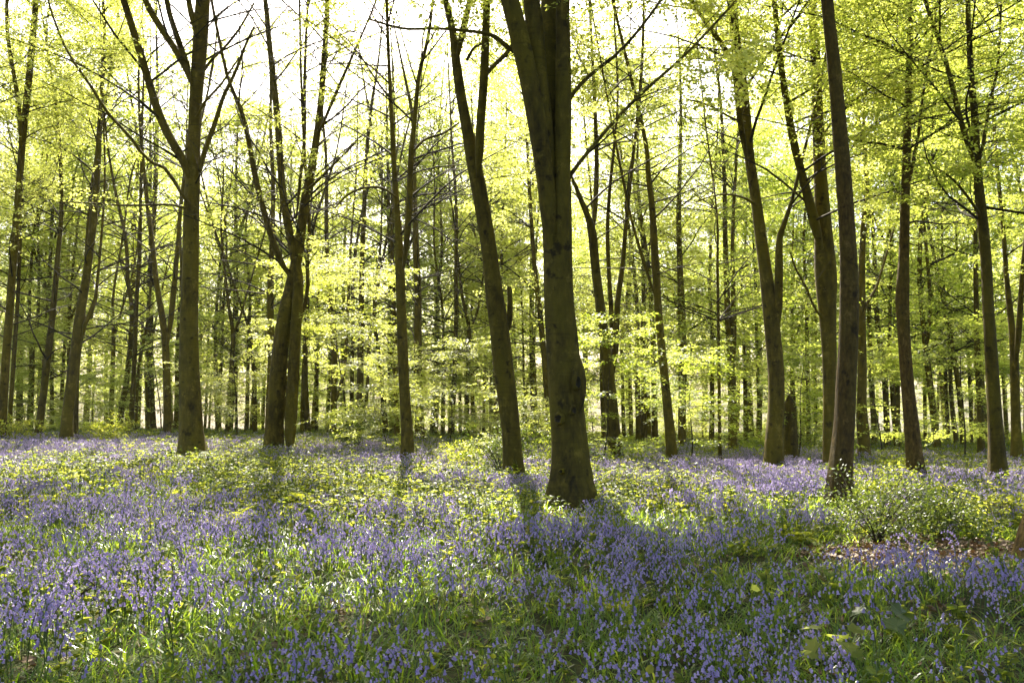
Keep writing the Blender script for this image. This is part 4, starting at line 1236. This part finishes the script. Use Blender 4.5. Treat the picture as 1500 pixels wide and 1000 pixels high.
def scatter(name, P, yaw, tilt, scl, idx, protos):
    """one object of uncountable plants: points that each carry one of the plant meshes"""
    me = bpy.data.meshes.new(name)
    n = len(P)
    me.vertices.add(n)
    me.vertices.foreach_set("co", np.asarray(P, np.float32).ravel())
    rot = np.stack([tilt * np.cos(yaw * 3.1), tilt * np.sin(yaw * 3.1), yaw], -1).astype(np.float32)
    me.attributes.new("rot", 'FLOAT_VECTOR', 'POINT').data.foreach_set("vector", rot.ravel())
    me.attributes.new("scl", 'FLOAT', 'POINT').data.foreach_set("value", np.asarray(scl, np.float32))
    me.attributes.new("idx", 'INT', 'POINT').data.foreach_set("value", np.asarray(idx, np.int32))
    o = bpy.data.objects.new(name, me)
    COL.objects.link(o)
    o['kind'] = 'stuff'
    ng = bpy.data.node_groups.new(name, 'GeometryNodeTree')
    ng.interface.new_socket(name="Geometry", in_out='INPUT', socket_type='NodeSocketGeometry')
    ng.interface.new_socket(name="Geometry", in_out='OUTPUT', socket_type='NodeSocketGeometry')
    N, L = ng.nodes.new, ng.links.new
    gi, go = N("NodeGroupInput"), N("NodeGroupOutput")

    def named(nm, ty):
        a = N("GeometryNodeInputNamedAttribute")
        a.data_type = ty
        a.inputs[0].default_value = nm
        return a.outputs[0]

    ar, asc, ai = named("rot", 'FLOAT_VECTOR'), named("scl", 'FLOAT'), named("idx", 'INT')
    join = N("GeometryNodeJoinGeometry")
    for k, pr in enumerate(protos):
        oi = N("GeometryNodeObjectInfo")
        oi.inputs[0].default_value = pr
        cmpn = N("FunctionNodeCompare")
        cmpn.data_type = 'INT'
        cmpn.operation = 'EQUAL'
        ins = [s for s in cmpn.inputs if s.type == 'INT' and s.enabled]
        L(ai, ins[0])
        ins[1].default_value = k
        ip = N("GeometryNodeInstanceOnPoints")
        L(gi.outputs[0], ip.inputs["Points"])
        L(cmpn.outputs[0], ip.inputs["Selection"])
        L(oi.outputs["Geometry"], ip.inputs["Instance"])
        L(ar, ip.inputs["Rotation"])
        L(asc, ip.inputs["Scale"])
        L(ip.outputs[0], join.inputs[0])
    L(join.outputs[0], go.inputs[0])
    md = o.modifiers.new("scatter", 'NODES')
    md.node_group = ng
    return o


# where which plant grows (pixel blobs of the photograph: x, y, rx, ry, weight)
GREEN = [(430, 740, 90, 35, 1.3), (230, 690, 130, 14, 0.7), (330, 700, 120, 20, .7), (620, 750, 110, 40, 1.1), (750, 780, 60, 25, .6),
         (930, 735, 80, 28, 1.2), (1320, 760, 90, 38, .4), (1420, 790, 60, 30, .9), (170, 955, 70, 40, 1.1),
         (700, 670, 80, 12, 1.0), (1180, 800, 70, 25, .5), (80, 745, 80, 25, .5), (260, 860, 50, 25, .6), (430, 890, 60, 25, .6),
         (560, 980, 80, 20, .6), (1300, 950, 70, 30, .5), (1430, 850, 50, 25, .7), (1290, 690, 80, 8, .9), (1430, 690, 60, 9, .6),
         (120, 700, 60, 10, .5), (850, 745, 50, 10, .8), (1050, 780, 60, 30, .3), (310, 640, 400, 7, 1.2), (1100, 664, 400, 7, 1.0)]
VIOLET = [(70, 668, 130, 9, 1.0), (180, 662, 90, 7, 1.2), (560, 672, 110, 9, 1.2), (1110, 690, 120, 9, .7), (250, 790, 200, 40, .5),
          (620, 860, 200, 60, .5), (60, 940, 60, 60, .5), (1000, 900, 120, 60, .5), (1290, 880, 100, 40, .5), (750, 905, 60, 20, .8), (1400, 735, 80, 22, .9), (1170, 715, 90, 16, .9), (1000, 700, 80, 10, .6)]


def floor_points(dens, y0, y1, rng, half=0.66, margin=1.2, grow_far=True):
    """points over the visible wedge of the floor; dens per square metre near the camera"""
    n = int((half * (y1 ** 2 - y0 ** 2) + 2 * margin * (y1 - y0)) * dens)
    y = np.sqrt(rng.uniform(y0 ** 2, y1 ** 2, n))
    x = rng.uniform(-1, 1, n) * (half * y + margin)
    far = np.clip((14.0 / np.maximum(y, 14.0)) ** (0.75 if grow_far else 0.3), 0.12, 1)
    k = rng.uniform(0, 1, n) < far
    x, y = x[k], y[k]
    z = G(x, y)
    P = np.stack([x, y, z], -1)
    px, py, dep = proj(P)
    return P, px, py, y


TRUNKS = [(836, 722, 45, 12), (1228, 722, 30, 8)]
rf = np.random.default_rng(5)
# bluebells
P, px, py, y = floor_points(130, 3.2, 48, rf)
n1 = vnoise(P[:, 0], P[:, 1], 1.1, 31) * 0.6 + vnoise(P[:, 0], P[:, 1], 0.45, 32) * 0.4
pr = 0.40 + 2.2 * (n1 - 0.5) + 0.5 * blobs(px, py, VIOLET) - 0.26 * blobs(px, py, GREEN) - 1.4 * blobs(px, py, [(1360, 818, 105, 17, 1)])
pr *= sstep(44, 30, y)
k = rf.uniform(0, 1, len(P)) < np.clip(pr, 0.015, 1)
k &= ~((np.abs(px - 836) < 42) & (np.abs(py - 750) < 18))
k &= ~((np.abs(px - 1230) < 34) & (np.abs(py - 748) < 22))
P, y = P[k], y[k]
n = len(P)
print("bluebells", n)
scatter("bluebells", P, rf.uniform(0, 6.28, n), rf.normal(0, 0.14, n), (0.62 + 0.5 * vnoise(P[:, 0], P[:, 1], 0.7, 77) + 0.18 * rf.uniform(-1, 1, n)) * (1 + 0.012 * y), rf.integers(0, 6, n), [make_bluebell(i) for i in range(6)])
# their strap leaves and grass
P, px, py, y = floor_points(95, 3.2, 44, rf)
n1 = vnoise(P[:, 0], P[:, 1], 0.9, 41)
pr = 0.55 + 1.2 * (n1 - 0.4) + 0.2 * blobs(px, py, [(170, 955, 90, 40, 2), (560, 980, 120, 20, 2), (430, 890, 80, 25, 1), (1050, 780, 100, 30, 1)]) - 1.6 * blobs(px, py, [(1360, 818, 105, 17, 1)])
k = rf.uniform(0, 1, len(P)) < np.clip(pr, 0.04, 1)
P, y = P[k], y[k]
n = len(P)
print("tufts", n)
scatter("bluebell_leaves", P, rf.uniform(0, 6.28, n), rf.normal(0, 0.12, n), rf.uniform(0.7, 1.15, n) * (1 + 0.006 * y), rf.integers(0, 6, n), [make_tuft(i) for i in range(6)])
# dog's mercury, nettles and other broad leaved herbs
P, px, py, y = floor_points(48, 3.2, 110, rf)
n1 = vnoise(P[:, 0], P[:, 1], 1.4, 51) * 0.6 + vnoise(P[:, 0], P[:, 1], 0.5, 52) * 0.4
pr = 0.10 + 1.1 * (n1 - 0.5) + 0.5 * blobs(px, py, GREEN) + 0.6 * sstep(28, 38, y) - 1.6 * blobs(px, py, [(1360, 818, 105, 17, 1)])
k = rf.uniform(0, 1, len(P)) < np.clip(pr, 0.03, 1)
k &= ~((np.abs(px - 836) < 42) & (np.abs(py - 750) < 18))
k &= ~((np.abs(px - 1230) < 34) & (np.abs(py - 748) < 22))
P, y = P[k], y[k]
n = len(P)
pass
scatter("herb_layer", P, rf.uniform(0, 6.28, n), rf.normal(0, 0.12, n), rf.uniform(0.75, 1.3, n) * (1 + 0.022 * np.minimum(y, 70)), rf.integers(0, 6, n), [make_herb(i) for i in range(6)])
# brambles
P, px, py, y = floor_points(14, 5.5, 110, rf)
n1 = vnoise(P[:, 0], P[:, 1], 2.2, 61)
pr = -0.25 + 0.9 * n1 * sstep(9, 26, y) + 0.5 * blobs(px, py, [g for g in GREEN if g[1] < 840]) * sstep(6, 11, y)
k = rf.uniform(0, 1, len(P)) < np.clip(pr, 0, 1)
k &= ~((np.abs(px - 836) < 55) & (np.abs(py - 742) < 25))
k &= ~((np.abs(px - 1230) < 34) & (np.abs(py - 748) < 22))
k &= blobs(px, py, [(1360, 818, 105, 17, 1)]) < 0.4
P, y = P[k], y[k]
n = len(P)
print("brambles", n)
scatter("bramble_tangle", P, rf.uniform(0, 6.28, n), rf.normal(0, 0.1, n), rf.uniform(0.6, 1.15, n) * (1 + 0.012 * np.maximum(y - 25, 0)), rf.integers(0, 6, n), [make_bramble(i) for i in range(6)])
# dead leaves
P, px, py, y = floor_points(16, 3.2, 40, rf)
pr = 0.45 + 3 * blobs(px, py, [(1360, 818, 105, 16, 1.0), (330, 720, 30, 15, .3)])
k = rf.uniform(0, 1, len(P)) < pr
P = P[k] + np.array([0, 0, 0.02])
P2 = np.repeat(P[blobs(*proj(P)[:2], [(1360, 818, 105, 16, 1.0)]) > 0.4], 9, 0)
P2 = P2 + rf.normal(0, 0.22, P2.shape) * np.array([1, 1, 0]) + np.array([0, 0, 0.02])
P = np.vstack([P, P2])
n = len(P)
scatter("leaf_litter", P, rf.uniform(0, 6.28, n), rf.normal(0, 0.1, n), rf.uniform(0.8, 1.2, n), rf.integers(0, 4, n), [make_litter(i) for i in range(4)])


# ------------------------------------------------------------------ ferns, seedlings and bushes one can point at
def fern(px, py, size, label, seed, group=None, nf=7):
    rng = np.random.default_rng(seed)
    p = hit(px, py)
    p[2] = G(p[0], p[1])
    root = empty("fern", p, label, "fern", group)
    a0 = rng.uniform(0, 6.28)
    for k in range(nf):
        mb = MB()
        az = a0 + k * 2 * PI / nf + rng.normal(0, 0.25)
        L = size * rng.uniform(0.8, 1.15)
        e = rng.uniform(0.75, 1.2)
        t = np.linspace(0, 1, 16)
        ang = e - 1.25 * t
        step = L / 15
        h = np.concatenate([[0], np.cumsum(np.cos(ang[:-1]) * step)])
        z = np.concatenate([[0], np.cumsum(np.sin(ang[:-1]) * step)])
        d, s = np.array([math.cos(az), math.sin(az), 0]), np.array([-math.sin(az), math.cos(az), 0])
        C = h[:, None] * d + z[:, None] * np.array([0, 0, 1.0])
        v, f = tube_arrays(C[None], np.linspace(.003, .001, 16)[None], 3)
        mb.add(v, f, 0)
        for j in range(2, 16):
            w = 0.30 * L * math.sin(PI * min(1, (0.12 + t[j] * 0.9)) ** 0.8) * (1 - 0.35 * t[j])
            T = norm((C[j] - C[j - 1])[None])[0]
            up = np.cross(s, T) * -1
            for sg in (-1, 1):
                q = norm((s * sg + T * 0.45)[None])[0]
                wd = L * 0.030
                for m in range(3):
                    b0 = C[j] + q * w * m / 3 + up * 0.0
                    b1 = C[j] + q * w * (m + 1) / 3 - np.array([0, 0, 0.03 * w * (m + 1)])
                    ww = wd * (1 - m * 0.28)
                    tw = T * ww
                    mb.add(np.array([b0 - tw * .5, b1 - tw * .32, b1 + tw * .32, b0 + tw * .5]) + rng.normal(0, .0015, (4, 3)), [[0, 1, 2, 3]], 1, rng.uniform(0.2, 1))
        mb.build("frond", [M['stalk'], M['fern']], root)
    return root


FERNS = [(470, 752, .50, "largest bright fern in the lit bank left of the centre"), (292, 690, .55, "pale fern at the foot of the tall straight beech"),
         (352, 694, .50, "fern in front of the twin trunk beech, on its left"), (442, 698, .45, "fern in front of the twin trunk's right stem"),
         (205, 706, .42, "yellow lit fern left of the tall straight beech's foot"), (120, 712, .42, "yellow lit fern in the left bank, below the violet band"),
         (40, 704, .42, "lit fern at the left margin below the violet band"), (380, 742, .40, "small fern just left of the largest bright fern"),
         (560, 738, .42, "fern among lit brambles right of the largest bright fern"), (330, 778, .36, "low fern in the bluebells below the lit bank"),
         (905, 905, .26, "small pale fern in the shaded bluebells below the thickest beech"), (1165, 800, .34, "flat lit fern left of the dark leggy bush"),
         (60, 748, .40, "fern in the left bluebells nearest the margin"), (255, 735, .38, "fern in the bluebells between the lit bank and the left margin")]
for i, (a, b, s, l) in enumerate(FERNS):
    fern(a, b, s * 1.45, l, 500 + i, nf=9)


def lobed_leaf(mb, base, az, el, size, mat, a, roll=0.0):
    """five lobed sycamore leaf, creased along the midrib"""
    out = [(0.0, 0.0), (0.10, -0.30), (0.02, -0.50), (0.30, -0.44), (0.52, -0.62), (0.60, -0.36), (0.78, -0.30), (0.72, -0.16), (1.0, 0.0)]
    v2 = out + [(x, -y) for x, y in out[1:-1]][::-1]
    V = np.array([(x, y, 0.10 * abs(y) - 0.22 * x * x + 0.03 * math.sin(9 * y + 5 * x)) for x, y in v2]) * size
    mid = np.array([[0.5, 0, -0.055 - 0.02]]) * size
    R = rot_z(np.array([az]))[0] @ rot_y(np.array([-el]))[0] @ rot_x(np.array([roll]))[0]
    v = np.vstack([V, mid]) @ R.T + base
    n = len(v2)
    mb.add(v, [[i, (i + 1) % n, n] for i in range(n)], mat, a)


def seedling(px, py, label, leaves, seed, height, size, leafm='green'):
    rng = np.random.default_rng(seed)
    p = hit(px, py)
    p[2] = G(p[0], p[1])
    root = empty("sycamore_seedling", p, label, "seedling")
    mb = MB()
    C = np.array([[0, 0, 0], [0.01, 0.01, height * .6], [0, 0.02, height]])
    P = catmull(C, 8)
    v, f = tube_arrays(P[None], np.linspace(.005, .002, 8)[None], 5)
    mb.add(v, f, 0, smooth=True)
    mb.build("stem", [M['twig']], root)
    for k in range(leaves):
        az = k * 2.4 + rng.normal(0, .3)
        h = height * (1 - 0.14 * (k // 2))
        st = np.array([0, 0.02, h])
        tip = st + 0.07 * np.array([math.cos(az), math.sin(az), 0.35])
        lb = MB()
        pp = catmull(np.array([st, (st + tip) / 2 + [0, 0, .008], tip]), 5)
        v, f = tube_arrays(pp[None], np.full((1, 5), .0015), 3)
        sb = MB()
        sb.add(v, f, 0)
        lobed_leaf(lb, tip, az, rng.uniform(-0.45, 0.15), size * rng.uniform(.75, 1.1), 1, rng.uniform(.2, .9), rng.normal(0, .25))
        lo = lb.build("leaf", [M['stalk'], M[leafm]], root)
        sb.build("leaf_stalk", [M['stalk']], lo)
    return root


seedling(1228, 1012, "sycamore seedling with big lobed leaves in the front right bluebells", 7, 1, .27, .13, 'beech')
seedling(1292, 962, "dark sycamore seedling of two broad leaves behind the big leaved one", 3, 2, .24, .15, 'shrub')
seedling(1128, 915, "pale sycamore seedling in the bluebells left of the big leaved one", 5, 3, .20, .085)
seedling(625, 742, "knee high seedling with bright pale leaves in the lit brambles", 9, 4, .46, .10, 'beech')


def shrub(px, py, label, H, Rr, seed, leafm='shrub', nst=9, leaf=0.05, dense=1.0, cat="shrub", name="leggy_shrub"):
    rng = np.random.default_rng(seed)
    p = hit(px, py)
    p[2] = G(p[0], p[1])
    root = empty(name, p, label, cat)
    az = rng.uniform(0, 6.28, nst)
    N = 8
    t = np.linspace(0, 1, N)
    out = rng.uniform(0.25, 1, nst) * Rr
    hh = H * rng.uniform(0.55, 1.05, nst)
    P1 = np.stack([np.cos(az)[:, None] * out[:, None] * t ** 1.2, np.sin(az)[:, None] * out[:, None] * t ** 1.2, hh[:, None] * t ** 0.8], -1)
    P1 += np.cumsum(rng.normal(0, 0.02 * H, P1.shape), 1) * t[None, :, None]
    wb = MB()
    v, f = tube_arrays(P1, 0.006 * (1 - 0.75 * t)[None, :] * np.ones((nst, 1)) * (0.6 + H), 4)
    wb.add(v, f, 0)
    K = int(10 * dense)
    i = rng.integers(2, N, (nst, K))
    B = P1[np.arange(nst)[:, None], i]
    d = norm(rng.normal(0, 1, (nst, K, 3)) * np.array([1, 1, 0.45]) + np.array([0, 0, 0.15]))
    L = rng.uniform(0.15, 0.4, (nst, K, 1)) * (0.5 + 0.5 * H)
    P2 = np.stack([B, B + d * L * .5 + [0, 0, .01], B + d * L], 2).reshape(-1, 3, 3)
    v, f = tube_arrays(P2, np.tile([.003, .002, .001], (len(P2), 1)), 3)
    wb.add(v, f, 0)
    wb.build("stems", [M['twig']], root)
    tp = [spray_template(10, 0.26, leaf, 0.6, rng) for _ in range(4)]
    cb = MB()
    SP = np.concatenate([P2[:, 1], P2[:, 2]])
    SD = np.concatenate([P2[:, 1] - P2[:, 0], P2[:, 2] - P2[:, 1]])
    add_sprays(cb, SP, SD, tp, tilt=0.35)
    cb.build("leaves", [M[leafm]], root)
    return root


shrub(735, 704, "leggy dark leaved bush round the foot of the leaning beech", 1.15, .75, 11, nst=14, leaf=.055)
shrub(672, 694, "paler low bush left of the leaning beech's bush", .6, .5, 12, 'herb', nst=9)
shrub(1285, 800, "dark twiggy bush in front of the scaly trunk", .72, .75, 13, nst=15, leaf=.04, dense=1.0)
shrub(1385, 792, "dark leafy low bush between the scaly trunk and the right edge", .5, .7, 14, 'shrub', nst=16, leaf=.04, dense=1.0)
shrub(1440, 775, "bright lit bush beside the near trunk at the right edge", .4, .6, 15, 'herb', nst=9, leaf=.04, dense=1.0)
shrub(1330, 742, "sunlit pale leaved bush behind the dark twiggy bush", .5, .7, 16, 'herb', nst=6, leaf=.035, dense=.7)
shrub(520, 668, "grey green round bush at the foot of the companion stem trunk", 1.5, .8, 17, 'shrub', nst=12, leaf=.06)
shrub(164, 655, "small leafy bush at the foot of the narrow Y fork", 1.0, .6, 18, 'herb', nst=9, leaf=.07)
shrub(20, 655, "leafy thicket at the foot of the left margin trunks", 1.0, .9, 19, 'herb', nst=10, leaf=.08)
shrub(820, 690, "pale leaved low bush just left behind the thickest beech", .8, .6, 20, 'herb', nst=10, leaf=.05)
shrub(1300, 700, "low broad leaved bush between the scaly and reddish trunks", .4, .6, 21, 'herb', nst=9, leaf=.06)
shrub(1286, 740, "low white lit plants just right of the scaly trunk's foot", .35, .35, 22, 'herb', nst=9, leaf=.045)

# a dead twig lying in the flowers at lower left, and the bare arching stick by the dark twiggy bush
def stick(label, pts, r0, name="fallen_twig", cat="twig"):
    P = np.array(pts, float)
    Q = catmull(P, 22)
    mb = MB()
    v, f = tube_arrays(Q[None], np.linspace(r0, r0 * 0.35, 22)[None], 6)
    mb.add(v, f, 0, smooth=True)
    for k in (8, 14):
        e = Q[k] + np.array([0.08, 0.05, 0.07]) * (1 if k == 8 else -1) * np.array([1, 1, -1 if k != 8 else 1])
        q = catmull(np.array([Q[k], (Q[k] + e) / 2 + [0, 0, .01], e]), 6)
        v, f = tube_arrays(q[None], np.linspace(r0 * .5, r0 * .2, 6)[None], 4)
        mb.add(v, f, 0, smooth=True)
    o = mb.build(name, [M['twig']], shift=P[0])
    o.location = P[0]
    o['label'] = label
    o['category'] = cat
    return o


a = hit(88, 925)
stick("grey dead twig lying in the bluebells at lower left", [a + [0, 0, .12], a + [.06, .1, .2], a + [.12, .2, .24], a + [.22, .3, .2]], .009)
a = hit(1275, 790)
stick("bare arching stick left of the dark twiggy bush", [a + [0.1, 0, .0], a + [0, 0, .35], a + [-.3, 0, .5], a + [-.62, .1, .56]], .008)

# the young tree left of the frame whose twig hangs into the top left corner
tp = at(-170, 700, 6.2)
tp[2] = G(tp[0], tp[1])
root = empty("beech_sapling", tp, "young beech whose big leaved twig hangs into the top left corner", "sapling")
mb = MB()
C = np.array([[0, 0, -.1, .05], [.05, 0, 1.5, .042], [0, .1, 3.2, .03], [.05, .1, 5.4, .012]])
PP, RR_, R3_ = trunk_rings(C, 24, 8, .3)
v, f = tube_arrays(PP[None], R3_[None], 8)
mb.add(v, f, 0, smooth=True)
mb.build("trunk", [M['bark']], root)
lb, cb = MB(), MB()
for tgt, strt in (((72, 104), 3.25), ((40, 88), 3.4), ((88, 118), 3.1)):
    e = at(tgt[0], tgt[1], 5.6) - tp
    s = np.array([0.0, 0.1, strt])
    q = catmull(np.array([s, s * .5 + e * .5 + [0, 0, .12], e]), 12)
    v, f = tube_arrays(q[None], np.linspace(.009, .0018, 12)[None], 4)
    lb.add(v, f, 0)
    for j in range(3, 12):
        for sg in (-1, 1):
            d = q[j] - q[j - 1]
            az = math.atan2(d[1], d[0]) + sg * RNG.uniform(.3, 1.2)
            ovate(cb, q[j] + RNG.normal(0, .012, 3), az, RNG.normal(-.25, .35), RNG.normal(0, .5), RNG.uniform(.045, .07), 0, RNG.uniform(0, 1), .36)
o = lb.build("branches", [M['twig']], root)
cb.build("crown", [M['beech']], root)
